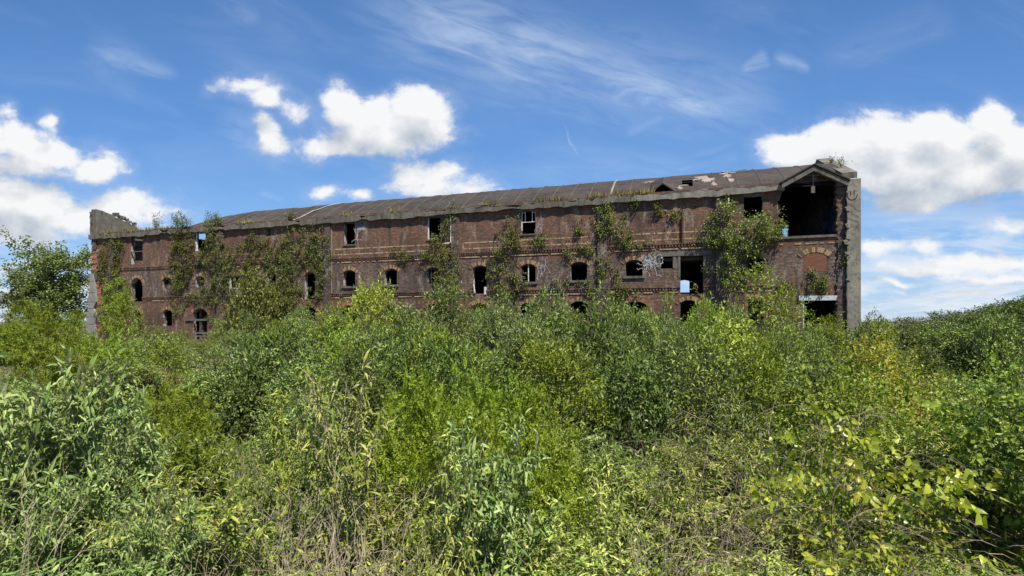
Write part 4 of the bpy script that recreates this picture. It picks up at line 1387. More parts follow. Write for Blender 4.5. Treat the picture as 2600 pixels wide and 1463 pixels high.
put('willow', 850, 772, 28, 72, 'willow_bush', 'willow bush directly under the wide red brick arch', 'bush', mat=M['lf_sapling'])
put('willow', 755, 780, 31, 60, 'willow_bush', 'willow bush below the creeper-covered stretch, left of the red arch', 'bush')
put('buddleia_mid', 932, 718, 26, 26, 'climbing_bush', 'yellow-green leafy spire in front of the wall between two arched windows', 'bush', mat=M['lf_knot'])
put('dark_scrub', 640, 690, 46, 50, 'bush', 'dark bush climbing the wall below the creepers', 'bush', mat=M['lf_wall_g'])
put('willow', 1780, 765, 20, 75, 'willow_bush', 'yellow-green bush under the wide timber-framed door opening', 'bush', mat=M['lf_sapling'])
put('knotweed_far', 1835, 800, 15, 95, 'knotweed', 'bright knotweed clump in front of the sapling', 'knotweed')
put('willow', 2090, 805, 24, 70, 'willow_bush', 'green bush under the loading door with a white steel lintel', 'bush', mat=M['lf_sapling'])
put('buddleia_mid', 2190, 800, 22, 50, 'bush', 'loose grey-green bush at the foot of the concrete corner pier', 'bush', mat=M['lf_willow'])
put('dark_scrub', 2290, 815, 26, 55, 'scrub_bush', 'small dark bush on the skyline between pier and mound', 'bush')
for k, (px, py, d, hw, lab) in enumerate(((2360, 806, 27, 70, 'dark scrub bush at the low end of the right-hand mound'), (2440, 785, 28, 75, 'dark scrub bush halfway up the right-hand mound'),
                                         (2520, 760, 29, 80, 'dark scrub bush on the crest of the right-hand mound'), (2610, 752, 28, 85, 'dark scrub bush at the frame edge on top of the mound'),
                                         (2440, 850, 22, 80, 'dark scrub bush on the near face of the mound, lower left'), (2560, 830, 22, 90, 'dark scrub bush on the near face of the mound by the frame edge'),
                                         (2330, 880, 20, 70, 'scrub bush at the foot of the mound'),
                                         (2480, 775, 26, 85, 'dark scrub bush between halfway bush and crest of the mound'), (2570, 770, 25, 90, 'dark scrub bush just below the crest at the right'), (2400, 815, 25, 70, 'dark scrub bush low on the shoulder of the mound'), (2500, 805, 23, 85, 'dark scrub bush in the middle of the mound face'))):
    put('dark_scrub', px, py, d, hw, 'scrub_bush', lab, 'bush', 'dark bushes on the mound')
for k, px in enumerate(range(2200, 2620, 45)):
    put('willow' if k % 2 else 'dark_scrub', px, float(np.interp(px, [2200, 2300, 2400, 2600], [806, 806, 792, 756])) + (0, 14, -6, 9, -10)[k % 5], 30 + (k % 3) * 1.5, 62, 'scrub_bush', 'dark bush along the skyline of the right-hand mound', 'bush', 'bushes along the skyline of the mound', mat=M['lf_dark'])
put('locust', 1105, 962, 6.8, 125, 'locust_bush', 'vivid green feathery locust bush in the middle of the thicket', 'bush', variant=0)
put('locust', 1270, 985, 6.6, 105, 'locust_bush', 'vivid green feathery locust bush leaning to the right of its larger twin', 'bush', variant=1)
put('locust', 1330, 1050, 5.9, 100, 'locust_bush', 'low lobe of feathery locust in front of the vivid green pair', 'bush', variant=2)
put('locust', 1180, 1060, 5.6, 110, 'locust_bush', 'low feathery locust at the foot of the vivid green clump', 'bush', variant=0)
put('locust', 430, 985, 8.0, 80, 'locust_bush', 'yellow-green locust with white blossom beside the left buddleias', 'bush', variant=1, mat=M['lf_locust'])
put('locust', 440, 1085, 6.6, 70, 'locust_bush', 'lower yellow-green locust with white blossom left of the grass patch', 'bush', variant=2)
put('locust', 255, 858, 15, 100, 'locust_bush', 'bright green spreading bush in front of the buttress', 'bush', variant=0)
put('locust', 130, 868, 13, 80, 'locust_bush', 'bright green spreading bush left of the buttress, nearer', 'bush', variant=1)
put('locust', 180, 792, 34, 32, 'locust_bush', 'small bright bush right of the tree foot at the ruin corner', 'bush', variant=2)
put('locust', 75, 770, 32, 50, 'locust_bush', 'tall bright shoots in front of the tree at the far left', 'bush', variant=0)
put('locust', 30, 815, 28, 60, 'locust_bush', 'bright green bush at the far left frame edge', 'bush', variant=1)
put('dark_scrub', 655, 890, 13.5, 110, 'scrub_bush', 'dense dark round bush left of the tall bare-stemmed buddleia', 'bush', mat=M['lf_willow'])
put('dark_scrub', 610, 960, 12.8, 75, 'scrub_bush', 'dense dark bush beside the grass patch', 'bush')
put('dark_scrub', 735, 1000, 10.5, 70, 'scrub_bush', 'dark green bush between grass patch and tall buddleia', 'bush')
put('willow', 1480, 800, 15, 110, 'willow_bush', 'dark round willow bush standing proud in the middle distance', 'bush', mat=M['lf_dark'])
put('willow', 1330, 830, 14, 110, 'willow_bush', 'broad grey-green willow bush behind the vivid locusts', 'bush')
put('willow', 1050, 835, 14, 100, 'willow_bush', 'dark green willow bush left behind the vivid locusts', 'bush', mat=M['lf_dark'])
put('willow', 900, 845, 14, 90, 'willow_bush', 'grey-green willow bush behind the tall bare-stemmed buddleia', 'bush')
for px, py, d, hw, lab in ((70, 905, 4.3, 150, 'grey-leaved buddleia filling the left frame edge, tallest of the near ones'), (215, 965, 4.5, 120, 'grey-leaved buddleia right of the tallest near one'),
                           (310, 1080, 4.4, 90, 'grey-leaved buddleia third from the left edge in the foreground'), (120, 1100, 4.0, 120, 'broad-leaved near buddleia low at the left edge'),
                           (250, 1200, 3.9, 100, 'leafy near buddleia in the lower left corner area'), (45, 1260, 3.6, 100, 'closest buddleia, cut by the lower left corner'),
                           (390, 1250, 3.6, 80, 'small near buddleia right of the lower left group')):
    put('buddleia_near', px, py, d, hw, 'buddleia', lab, 'buddleia')
put('buddleia_tall', 875, 930, 4.6, 75, 'buddleia', 'tall thin buddleia with pale bare stems in the centre foreground', 'buddleia', variant=0)
put('buddleia_tall', 835, 955, 4.9, 60, 'buddleia', 'second thin buddleia close behind the bare-stemmed one', 'buddleia', variant=1)
put('buddleia_tall', 720, 985, 5.4, 50, 'buddleia', 'slender yellow-topped buddleia left of the bare-stemmed pair', 'buddleia', variant=2, mat=M['lf_knot'])
put('buddleia_tall', 1150, 1085, 4.1, 65, 'buddleia', 'upright buddleia below the vivid green locusts', 'buddleia', mat=M['lf_buddleia_y'])
put('buddleia_near', 1215, 1075, 4.2, 55, 'buddleia', 'slim buddleia to the right of the upright one below the locusts', 'buddleia')
put('buddleia_fine', 1120, 1240, 3.5, 90, 'buddleia', 'near leafy buddleia at the foot of the upright one', 'buddleia', mat=M['lf_buddleia_y'])
for px, py, d, hw, lab in ((2200, 1100, 4.6, 55, 'yellow knotweed spray arching beside the dark hollow'), (2110, 1080, 5.2, 60, 'yellow-green knotweed left of the arching spray'),
                           (2260, 1150, 4.5, 50, 'yellow knotweed with outstretched leaves over the dark hollow'), (2190, 1330, 3.3, 95, 'closest knotweed with large pale leaves at the bottom edge'),
                           (2310, 925, 9.0, 75, 'golden knotweed thicket at the right, in front of the mound'), (2160, 905, 8.5, 120, 'leafy yellow-green knotweed thicket below the corner pier'),
                           (2050, 960, 7.5, 90, 'leafy knotweed under the bare twig tangle'), (2500, 930, 7.2, 120, 'tall knotweed at the right edge above the hollow'),
                           (2590, 990, 6.6, 90, 'knotweed with long stems at the right frame edge'), (2400, 990, 7.0, 80, 'shaded knotweed right of the green grass tuft')):
    put('knotweed_far' if d > 7 else 'knotweed_big' if d < 3.4 else 'knotweed', px, py, d, hw, 'knotweed', lab, 'knotweed', mat=M['lf_sapling'] if 'leafy' in lab or 'shaded' in lab or 'tall' in lab or 'long stems' in lab else None)
put('knotweed_far', 2200, 850, 14, 110, 'knotweed', 'golden-leaved clump below the foot of the corner pier', 'knotweed', mat=M['lf_gold'])
for px, py, d, hw, lab in ((1960, 1040, 5.6, 110, 'grey-brown tangle of dead twigs left of the yellow knotweed'), (2040, 1110, 5.0, 100, 'dead twig tangle falling towards the yellow knotweed'),
                           (1990, 1250, 4.2, 110, 'dead twig tangle lower right of the bramble patch'), (2080, 1290, 3.8, 100, 'dead twigs beside the closest knotweed'),
                           (1030, 1200, 4.4, 60, 'dead twigs over the dark gap beside the upright buddleia')):
    put('twigs', px, py, d, hw, 'dead_branches', lab, 'dead branches', 'tangles of dead twigs')
for px, py, d, hw, lab in ((930, 1180, 4.1, 60, 'dry pale stalks under the bare-stemmed buddleia'), (860, 1260, 3.7, 80, 'dry pale stalks left at the bottom centre'), (990, 1290, 3.5, 90, 'dry pale stalks leaning right at the bottom centre'),
                           (760, 1330, 3.3, 80, 'dry stalks at the bottom, left of centre'), (500, 1330, 3.3, 80, 'dry stalks at the bottom between buddleias'), (1100, 1370, 3.2, 80, 'dry stalks at the bottom edge right of centre'),
                           (20, 1190, 3.2, 70, 'dry stalks poking through the left buddleias'), (1800, 1330, 3.4, 90, 'dry stalks among brambles at the bottom')):
    put('stalks', px, py, d, hw, 'dry_stalks', lab, 'dry stalks', 'dry stalks along the bottom')

plant('sapling', 5.9, 3.4, .95, 1.10, 'overhanging_tree', 'leafy young tree just right of the viewpoint shading the dark hollow', 'tree', z=-.1, variant=0)
plant('sapling', 7.5, 4.6, .95, 1.15, 'overhanging_tree', 'second leafy young tree outside the right edge shading the dark hollow', 'tree', z=-.1, variant=1)

for px, d, w, lab in ((2330, 3.75, .38, 'small sunlit bramble at the edge of the rubble'), (2440, 4.0, .42, 'sunlit bramble behind the rubble in the corner'), (2560, 3.9, .40, 'sunlit bramble at the frame edge above the rubble'), (2240, 3.6, .32, 'bramble beside the closest knotweed')):
    plant('bramble', (px * CF - 1300) / 1300 * d, d, w, w * 1.1, 'bramble', lab, 'bramble')

for px, py, d, hw, lab in ((395, 822, 47, 34, 'pale green bush between the first two low arched windows of the ruin'), (455, 832, 45, 34, 'pale green bush left of the boarded low doorway'), (560, 806, 46, 34, 'bush right of the boarded low doorway'), (620, 790, 44, 36, 'bush under the creepers, two windows right of the boarded doorway')):
    put('willow', px, py, d, hw, 'bush', lab, 'bush')

# ---- the thicket: filler bushes, alike within each stretch
SIL = ([0, 100, 190, 260, 340, 450, 520, 600, 700, 760, 850, 950, 1050, 1180, 1250, 1450, 1600, 1700, 1800, 1960, 2050, 2150, 2270, 2400, 2600],
       [830, 845, 862, 862, 836, 836, 844, 820, 802, 800, 792, 800, 785, 775, 770, 778, 780, 790, 775, 775, 818, 810, 810, 785, 750])


FEAT = [(120, 'the tree behind the corner'), (330, 'the broken left corner'), (470, 'the arched windows at the left end'), (650, 'the creeper-covered wall'), (800, 'the fourth pilaster'),
        (950, 'the red brick arch'), (1090, 'the barred window'), (1240, 'the tall middle doorway'), (1400, 'the window with a white post'), (1560, 'the fifth pilaster'), (1700, 'the white scribble'),
        (1830, 'the timber door opening'), (1980, 'the tall bright sapling'), (2110, 'the steel-lintelled door'), (2190, 'the concrete corner pier'), (2320, 'the gap of sky'), (9999, 'the dark mound')]
NEAR = [(150, 'the lower left corner'), (350, 'the grey-leaved buddleias'), (560, 'the locust with white blossom'), (800, 'the slender yellow-topped buddleia'), (960, 'the bare-stemmed buddleia'),
        (1190, 'the upright buddleia'), (1400, 'the vivid green locusts'), (1700, 'the bramble slope'), (1960, 'the dead twig tangle'), (2240, 'the yellow knotweed spray'), (9999, 'the dark hollow')]


def feat(px, table):
    return next(n for lim, n in table if px < lim)


def zone(px):
    return 0 if px < 800 else 1 if px < 1700 else 2


ZN = ('in front of the creeper-covered left part', 'in front of the middle bays', 'in front of the loading end')
taken = []
frng = np.random.default_rng(2024)


def spot(px, d, minsep):
    X = (px * CF - 1300) / 1300 * d
    for (a, b) in taken:
        if (a - X) ** 2 + (b - d) ** 2 < minsep * minsep: return None
    taken.append((X, d)); return X


def fill(n, d0, d1, sep, choose):
    made = 0
    for _ in range(n * 30):
        if made >= n: break
        px = frng.uniform(-80, 2660); d = math.sqrt(frng.uniform(d0 * d0, d1 * d1))
        # keep clear of the building
        X = (px * CF - 1300) / 1300 * d
        fy = (X - OX) * RX + (d - OY) * RY
        fxx = (X - OX) * DX + (d - OY) * DY
        if fy > -1.6 and fxx > -3: continue
        if spot(px, d, sep) is None: continue
        choose(px, d); made += 1


def far_bush(px, d):
    z = zone(px)
    lim = np.interp(px, *SIL) + abs(frng.normal(0, 26)) + max(0, (26 - d)) * 2.0
    u = frng.random()
    k, nm, m, lab = ('willow', 'willow_bush', None, 'grey-green willow bush') if u < .5 else ('dark_scrub', 'scrub_bush', M['lf_willow'], 'dense low scrub bush') if u < .75 else \
        ('willow', 'bush', M['lf_sapling'], 'fresh green bush') if u < .9 else ('buddleia_mid', 'buddleia', M['lf_buddleia'], 'loose grey-leaved buddleia')
    hw = 1300 / d * frng.uniform(.8, 1.35) / CF
    put(k, px, lim, d, hw, nm, (f'{lab} {"well out from" if d < 26 else "in front of" if d < 36 else "close under"} {feat(px, FEAT)}'), 'buddleia' if nm == 'buddleia' else 'bush', f'{lab} thicket {ZN[z]}', mat=m)


def mid_bush(px, d):
    if 400 < px < 740 and d < 12.2: return
    if 340 < px < 470 and 9.5 < d < 16: return
    z = zone(px)
    hmax = frng.uniform(.9, 1.7)
    u = frng.random()
    if px > 2000: k = 'knotweed' if u < .25 else 'bramble' if u < .6 else 'buddleia_mid'
    elif px > 1350: k = 'buddleia_mid' if u < .55 else 'bramble' if u < .85 else 'dark_scrub'
    elif px < 500: k = 'buddleia_mid' if u < .55 else 'locust' if u < .75 else 'bramble'
    else: k = 'buddleia_mid' if u < .5 else 'dark_scrub' if u < .7 else 'bramble'
    v = KINDS[k][pcount[0] % len(KINDS[k])]
    X = (px * CF - 1300) / 1300 * d
    hz = {'buddleia_mid': 1.4, 'bramble': .9, 'knotweed': 1.1, 'locust': 1.2, 'dark_scrub': 1.6}[k] * frng.uniform(.65, 1.25)
    top_lim = CAM_Z + (816 - (np.interp(px, *SIL) + 60) * CF) / 1300 * d
    hz = min(hz, top_lim - float(terrain(X, d)))
    if hz < .3: return
    sxy = frng.uniform(.8, 1.2) / v['R'] * {'buddleia_mid': .95, 'bramble': 1.05, 'knotweed': .9, 'locust': .85, 'dark_scrub': 1.1}[k]
    m = None
    if k == 'buddleia_mid': m = [None, M['lf_buddleia'], M['lf_willow']][int(frng.integers(0, 3))]
    if k == 'dark_scrub': m = [M['lf_willow'], M['lf_dark'], None][int(frng.integers(0, 3))]
    lab = {'buddleia_mid': 'bushy buddleia', 'bramble': 'low bramble patch', 'knotweed': 'leafy knotweed clump', 'locust': 'feathery locust shrub', 'dark_scrub': 'rounded scrub bush'}[k]
    nm = {'buddleia_mid': 'buddleia', 'bramble': 'bramble', 'knotweed': 'knotweed', 'locust': 'locust_bush', 'dark_scrub': 'scrub_bush'}[k]
    zn = ('on the left of the overgrown slope', 'in the middle of the overgrown slope', 'on the right of the overgrown slope')[z]
    plant(k, X, d, sxy, hz / v['H'], nm, f'{lab} on the slope {"low" if d < 9.5 else "halfway up" if d < 13.5 else "high up"} below {feat(px, FEAT)}', nm.replace('_', ' '), f'{lab} {zn}', mat=m)


def near_bush(px, d):
    open_patch = 470 < px < 700 or (830 < px < 960 and d < 4.7)
    z = zone(px)
    u = frng.random()
    if 2250 < px and d < 7.2: return
    if px > 2050: k = 'knotweed' if u < .25 else 'bramble'
    elif px > 1300: k = 'buddleia_fine' if u < .5 else 'bramble' if u < .9 else 'stalks'
    elif px < 480: k = 'buddleia_near' if u < .8 else 'bramble'
    else: k = 'buddleia_fine' if u < .52 else 'bramble' if u < .72 else 'stalks' if u < .92 else 'twigs'
    v = KINDS[k][pcount[0] % len(KINDS[k])]
    X = (px * CF - 1300) / 1300 * d
    topz = {'buddleia_near': .85, 'buddleia_fine': .75, 'bramble': .45, 'knotweed': .6, 'stalks': .9, 'twigs': .45}[k] + frng.uniform(-.3, .25)
    hz = min(topz, CAM_Z - .16 * d - .5, (CAM_Z - .30 * d if open_patch else 9)) - float(terrain(X, d))
    if hz < .25: return
    sxy = frng.uniform(.8, 1.15) / v['R'] * {'buddleia_near': .5, 'buddleia_fine': .46, 'bramble': .65, 'knotweed': .6, 'stalks': .5, 'twigs': .6}[k]
    m = None
    if k in ('buddleia_near', 'buddleia_fine'): m = [None, M['lf_buddleia_y'], M['lf_buddleia_y'], M['lf_willow']][int(frng.integers(0, 4))]
    lab = {'buddleia_near': 'young buddleia with narrow leaves', 'buddleia_fine': 'small-leaved young buddleia', 'bramble': 'near bramble with rounded leaves', 'knotweed': 'low knotweed shoot', 'stalks': 'bundle of dry stalks', 'twigs': 'tangle of dead twigs'}[k]
    nm = {'buddleia_near': 'buddleia', 'buddleia_fine': 'buddleia', 'bramble': 'bramble', 'knotweed': 'knotweed', 'stalks': 'dry_stalks', 'twigs': 'dead_branches'}[k]
    zn = ('in the left foreground', 'in the central foreground', 'in the right foreground')[z]
    plant(k, X, d, sxy, hz / v['H'], nm, f'{lab} {"at the bottom edge near" if d < 4.6 else "just in front of" if d < 6 else "close beside"} {feat(px, NEAR)}', nm.replace('_', ' '), f'{lab} {zn}', mat=m)


fill(105, 18, 52, 1.5, far_bush)
taken.clear()
def bank_bush(px, d):
    if not 620 < px < 2080: return
    u = frng.random()
    k, nm, m, lab = ('willow', 'willow_bush', None, 'low dense willow bush') if u < .45 else ('dark_scrub', 'scrub_bush', None, 'low dark scrub bush') if u < .75 else ('willow', 'bush', M['lf_sapling'], 'low fresh green bush')
    put(k, px, frng.uniform(835, 925), d, 1300 / d * frng.uniform(.8, 1.15) / CF, nm, f'{lab} {"ahead of" if d < 13.5 else "under"} the willows near {feat(px, FEAT)}', 'bush', f'{lab} in the bank {ZN[zone(px)]}', mat=m)


fill(62, 10.5, 17.5, 1.15, bank_bush)
taken.clear()
fill(82, 6.8, 18, 1.45, mid_bush)
taken.clear()
fill(112, 3.4, 7.8, .48, near_bush)

for k in range(18):
    px = frng.uniform(430, 1250) if k < 12 else frng.uniform(1350, 2100); d = frng.uniform(3.7, 5.6)
    X = (px * CF - 1300) / 1300 * d
    plant('stalks', X, d, frng.uniform(.7, 1.1), frng.uniform(1.0, 1.45), 'dry_stalks', f'tall dry stalks rising {"low" if d < 4.6 else "a little back"} beside {feat(px, NEAR)}', 'dry stalks', 'tall dry stalks between the young buddleias')

# ---- the tree behind the left corner: trunk, limbs, clumps of leaves
tr = np.random.default_rng(41)
root = empty('broadleaf_tree', (-52.2, 58.0, 0.1)); root.scale = (1.24, 1.1, 1.10)
tag(root, 'loose-crowned broadleaf tree standing behind the left corner of the ruin', 'tree')
tm = MB(); lf = MB()
tm.tube(curve(np.array([0, 0, 0.]), np.array([.2, 0, 3]), np.array([-.2, .3, 8.0]), 8), .24, .12, 7)
tips = []
for i in range(56):
    t = tr.uniform(.16, 1); z0 = 8.0 * t; a = tr.uniform(0, 6.28)
    ln = tr.uniform(2.6, 5.4) * (1.08 - .3 * t)
    d = np.array([math.cos(a), math.sin(a), tr.uniform(.35, 1.3)]); d /= np.linalg.norm(d)
    p0 = np.array([-.1 * t, .2 * t, z0]); e = p0 + d * ln
    pts = curve(p0, p0 + d * ln * .5 + np.array([0, 0, .4]), e, 6)
    tm.tube(pts, .07, .02, 4)
    for k in range(9):
        q = tr.uniform(.3, 1.0); p = np.array([np.interp(q, np.linspace(0, 1, 6), pts[:, c]) for c in range(3)])
        dd = d * .5 + tr.normal(0, .7, 3); dd /= np.linalg.norm(dd); l2 = tr.uniform(.6, 1.5)
        tm.tube(np.stack([p, p + dd * l2 * .5, p + dd * l2]), .018, .007, 3)
        tips.append((p, dd, l2))
for p, dd, l2 in tips:
    n = int(tr.integers(34, 62))
    s = tr.uniform(.15, 1.1, n)[:, None]
    P = p + dd * l2 * s + tr.normal(0, .22, (n, 3))
    D = dd + tr.normal(0, .8, (n, 3)); D[:, 2] -= .4
    add_leaves(lf, P, D, tr.normal(0, .6, (n, 3)) + np.array([0, -.2, .8]), tr.uniform(.16, .28, n), tr.uniform(.10, .19, n), T_DIA)
tm.build('trunk', M['bark'], root)
lf.build('crown', M['lf_tree'], root)

# ------------------------------------------------------------------ plants rooted in the facade and along the roof edge
wr = np.random.default_rng(8)


def facade_plant(label, spots, mat, name='wall_creeper', cat='creeper', out=.26, dens=1.0, leaf=.15, strands=True, stem_mat=None, hang=False):
    """spots: (px, py, rx, ry) ellipses in 2600 wide picture units on the facade"""
    c0 = spots[0]; bx0, bz0 = fX(c0[0]), fZ(c0[0], c0[1] + c0[3])
    root = empty(name, FW(bx0, -0.02, bz0), ANG)
    tag(root, label, cat, 'plants rooted in the facade')
    lf = MB(); st = MB(); px_m = 1300 / (OY + DY * bx0)
    for (px, py, rx, ry) in spots:
        cx, cz = fX(px) - bx0, fZ(px, py) - bz0
        sx = fX(px + rx) - fX(px); sz = ry / px_m
        ncl = max(6, int(sx * sz * 15 * dens))
        r0 = np.array([cx, 0, cz - sz])
        for k in range(ncl):
            a = wr.uniform(0, 6.28); q = math.sqrt(wr.uniform(0, 1)) * 1.05
            p = np.array([cx + math.cos(a) * sx * q, -wr.uniform(.06, 1) * out * (1.1 - .6 * q), cz + math.sin(a) * sz * q])
            X_, Z_ = p[0] + bx0, p[2] + bz0
            if not hang and wr.random() < .8 and any(o['xa'] - .1 < X_ < o['xb'] + .1 and o['za'] < Z_ < o['zb'] + .1 for o in openings): continue
            n = int(wr.integers(16, 38)); s = wr.uniform(.08, .20)
            P = p + wr.normal(0, s, (n, 3)) * np.array([1, .7, 1.15])
            if hang: P[:, 2] -= np.abs(wr.normal(0, .25, n))
            P[:, 1] = np.minimum(P[:, 1], -.03)
            D = wr.normal(0, .7, (n, 3)) + np.array([0, -.35, -.25 if not hang else -.9])
            add_leaves(lf, P, D, wr.normal(0, .5, (n, 3)) + np.array([0, -.7, .7]), leaf * wr.uniform(.6, 1.3, n), leaf * wr.uniform(.3, .6, n), T_DIA)
            if strands and wr.random() < .55:
                b = r0 + np.array([wr.normal(0, sx * .35), -.04, wr.uniform(-.3, .2) * sz])
                m_ = (b + p) / 2 + np.array([wr.normal(0, .2), 0, wr.normal(0, .1)]); m_[1] = -.05
                st.tube(curve(b, m_, p, 6), wr.uniform(.014, .036), .008, 3)
    lf.build('foliage', mat, root)
    if st.v: st.build('stems', stem_mat or M['stem'], root)
    return root


W, G = M['lf_wall'], M['lf_wall_g']
facade_plant('olive creeper running up the far left pilaster of the ruin', [(285, 640, 32, 45), (280, 700, 30, 50), (300, 610, 22, 20)], W)
facade_plant('green bushy growth low on the left pilaster', [(305, 735, 34, 45), (290, 790, 40, 45)], M['lf_sapling'], out=.9, dens=1.2)
facade_plant('creeper column left of the second top-storey opening', [(468, 590, 28, 50), (470, 655, 40, 40), (455, 700, 30, 30)], W, out=.6, dens=1.2)
facade_plant('creeper column right of the second top-storey opening', [(545, 585, 28, 50), (545, 645, 36, 45), (560, 700, 40, 40), (530, 745, 36, 30)], W, out=.6, dens=1.1)
facade_plant('patchy creeper over the upper wall around the small hole', [(620, 640, 45, 38), (650, 610, 35, 22), (690, 640, 45, 40), (610, 690, 40, 32)], W, dens=.8)
facade_plant('bright creeper patch left of the tall arched doorway', [(710, 665, 40, 30), (735, 690, 30, 28)], G, dens=1.0)
facade_plant('creeper hanging beside the fourth pilaster over the tall arched doorway', [(800, 600, 34, 32), (810, 645, 32, 50), (815, 700, 26, 50), (760, 650, 35, 30), (745, 595, 28, 22)], W, dens=1.0, out=.5)
facade_plant('tangled creeper covering the lower left wall', [(660, 745, 45, 40), (700, 770, 40, 40), (620, 735, 35, 30), (760, 765, 45, 40), (720, 720, 36, 28)], G, dens=1.1, out=.6)
facade_plant('thin creeper between the lower left windows', [(470, 745, 30, 30), (550, 790, 30, 30), (450, 775, 20, 30)], W, dens=.6)
facade_plant('creeper hanging from the eaves down the white drainpipe', [(1140, 560, 20, 25), (1118, 595, 18, 26), (1150, 535, 16, 12)], G, dens=1.2, hang=True)
facade_plant('creeper cascade over the barred arched window', [(1105, 635, 32, 26), (1140, 660, 26, 36), (1130, 700, 26, 36), (1160, 690, 12, 40), (1105, 610, 16, 16)], G, dens=1.2, out=.55, hang=True)
facade_plant('small tuft on the brick ledge left of the barred window', [(1008, 640, 16, 14), (1030, 655, 26, 7)], W, dens=1.2)
facade_plant('creeper mass left of the window with glazing bars', [(1305, 580, 18, 36), (1280, 620, 26, 34), (1262, 660, 28, 30), (1320, 610, 22, 20)], W, dens=1.2, out=.6)
facade_plant('creeper round the arched window with a white post', [(1255, 705, 34, 28), (1300, 725, 40, 26), (1335, 700, 22, 22), (1300, 690, 26, 20)], G, dens=1.2, out=.7)
facade_plant('pale shoot with sprayed bricks right of the glazing bars', [(1375, 605, 14, 22), (1362, 615, 16, 12)], G, dens=1.3)
facade_plant('small fern-like clump alone on the upper wall', [(1476, 572, 14, 18)], G, dens=2.0)
facade_plant('shaggy grass and creeper hanging down the fifth pilaster', [(1537, 530, 18, 28), (1545, 560, 26, 20), (1520, 575, 10, 20), (1577, 560, 10, 24)], G, dens=2.0, out=.6, hang=True, strands=False)
facade_plant('tuft on the fifth pilaster at middle storey height', [(1532, 660, 16, 24), (1530, 690, 8, 14)], G, dens=1.4, hang=True, strands=False)
facade_plant('leafy clump on the ledge left of the fifth pilaster', [(1448, 640, 14, 16), (1480, 632, 30, 9), (1500, 635, 20, 8)], G, dens=1.5)
facade_plant('ledge growth right of the fifth pilaster', [(1590, 605, 26, 20), (1575, 625, 26, 12), (1640, 622, 34, 10)], W, dens=1.5)
facade_plant('dark creeper on the wall below the fifth pilaster', [(1548, 690, 22, 30), (1570, 735, 32, 26), (1600, 745, 30, 24), (1500, 738, 18, 18)], W, dens=.9)
facade_plant('growth below the open arched window left of the fifth pilaster', [(1428, 722, 20, 22), (1475, 712, 20, 8)], W, dens=1.2)
facade_plant('tuft under the eaves right of the fifth pilaster', [(1612, 517, 10, 10)], W, dens=2.0)
facade_plant('small plant left of the rusty pipe, high on the wall', [(1668, 535, 15, 18)], W, dens=1.8)
facade_plant('small plant at the head of the rusty pipe', [(1722, 545, 14, 16)], M['lf_willow'], dens=1.8)
facade_plant('huge buddleia thicket growing out of the wall beside the loading end', [(1840, 570, 50, 55), (1830, 540, 30, 25), (1890, 605, 55, 55), (1800, 600, 40, 30), (1950, 590, 40, 36), (1965, 575, 22, 40), (1870, 660, 42, 55), (1850, 690, 30, 40), (1925, 560, 40, 20)],
             M['lf_willow'], 'wall_buddleia', 'buddleia', out=1.3, dens=1.6, leaf=.15)
facade_plant('grass tuft over the white pipe stub under the eaves', [(1847, 500, 12, 9)], G, dens=3.0, strands=False)
facade_plant('plant growing in the timber door opening', [(1778, 718, 14, 26), (1785, 690, 10, 14)], M['lf_willow'], dens=1.4)
facade_plant('dry grass hanging from the bricked-up window sill', [(2070, 695, 26, 12), (2080, 715, 16, 12)], W, dens=1.4, hang=True)
facade_plant('thin creeper at the edge of the corner pier', [(2145, 630, 10, 22), (2140, 655, 12, 18)], W, dens=1.4)
facade_plant('weeds along the lower string course at the loading end', [(2070, 730, 40, 7), (1990, 725, 20, 8)], W, dens=1.0)


def roof_plant(px, yy, dz, w, h, mat, label, name='roof_plant', n=90, grassy=False, cat='roof plant'):
    x = fX(px)
    if dz > .2:
        x = LEN - .4; p = FW(x, yy, 12.45 + 2.85 * (yy - .5) / 6.4 - .03)
    else:
        p = FW(x, yy, roof_z(x, max(0, yy)) + dz)
    root = empty(name, p, ANG); tag(root, label, cat, 'plants along the roof edge')
    lf = MB(); st = MB()
    if grassy:
        b = np.stack([wr.uniform(-w, w, n), wr.uniform(-.25, .25, n), np.zeros(n)], 1)
        add_leaves(lf, b, wr.normal(0, .28, (n, 3)) + np.array([0, 0, 1.]), wr.normal(0, 1, (n, 3)), h * wr.uniform(.4, 1.1, n), .035, T_DIA)
        lf.build('blades', mat, root)
        return
    for k in range(9):
        e = np.array([wr.normal(0, w * .5), wr.normal(0, .2), h * wr.uniform(.5, 1.0)])
        pts = curve(np.zeros(3), e * np.array([.2, .2, .6]), e, 5); st.tube(pts, .02, .008, 3)
        m_ = n // 9; t = wr.uniform(.3, 1.05, m_)[:, None]
        P = e * t + wr.normal(0, .12, (m_, 3)); P[:, 2] = np.maximum(P[:, 2], .03)
        add_leaves(lf, P, wr.normal(0, .6, (m_, 3)) + np.array([0, 0, .1]), wr.normal(0, .5, (m_, 3)) + np.array([0, 0, 1.]), .15 * wr.uniform(.6, 1.3, m_), .07, T_DIA)
    lf.build('foliage', mat, root); st.build('stems', M['stem'], root)


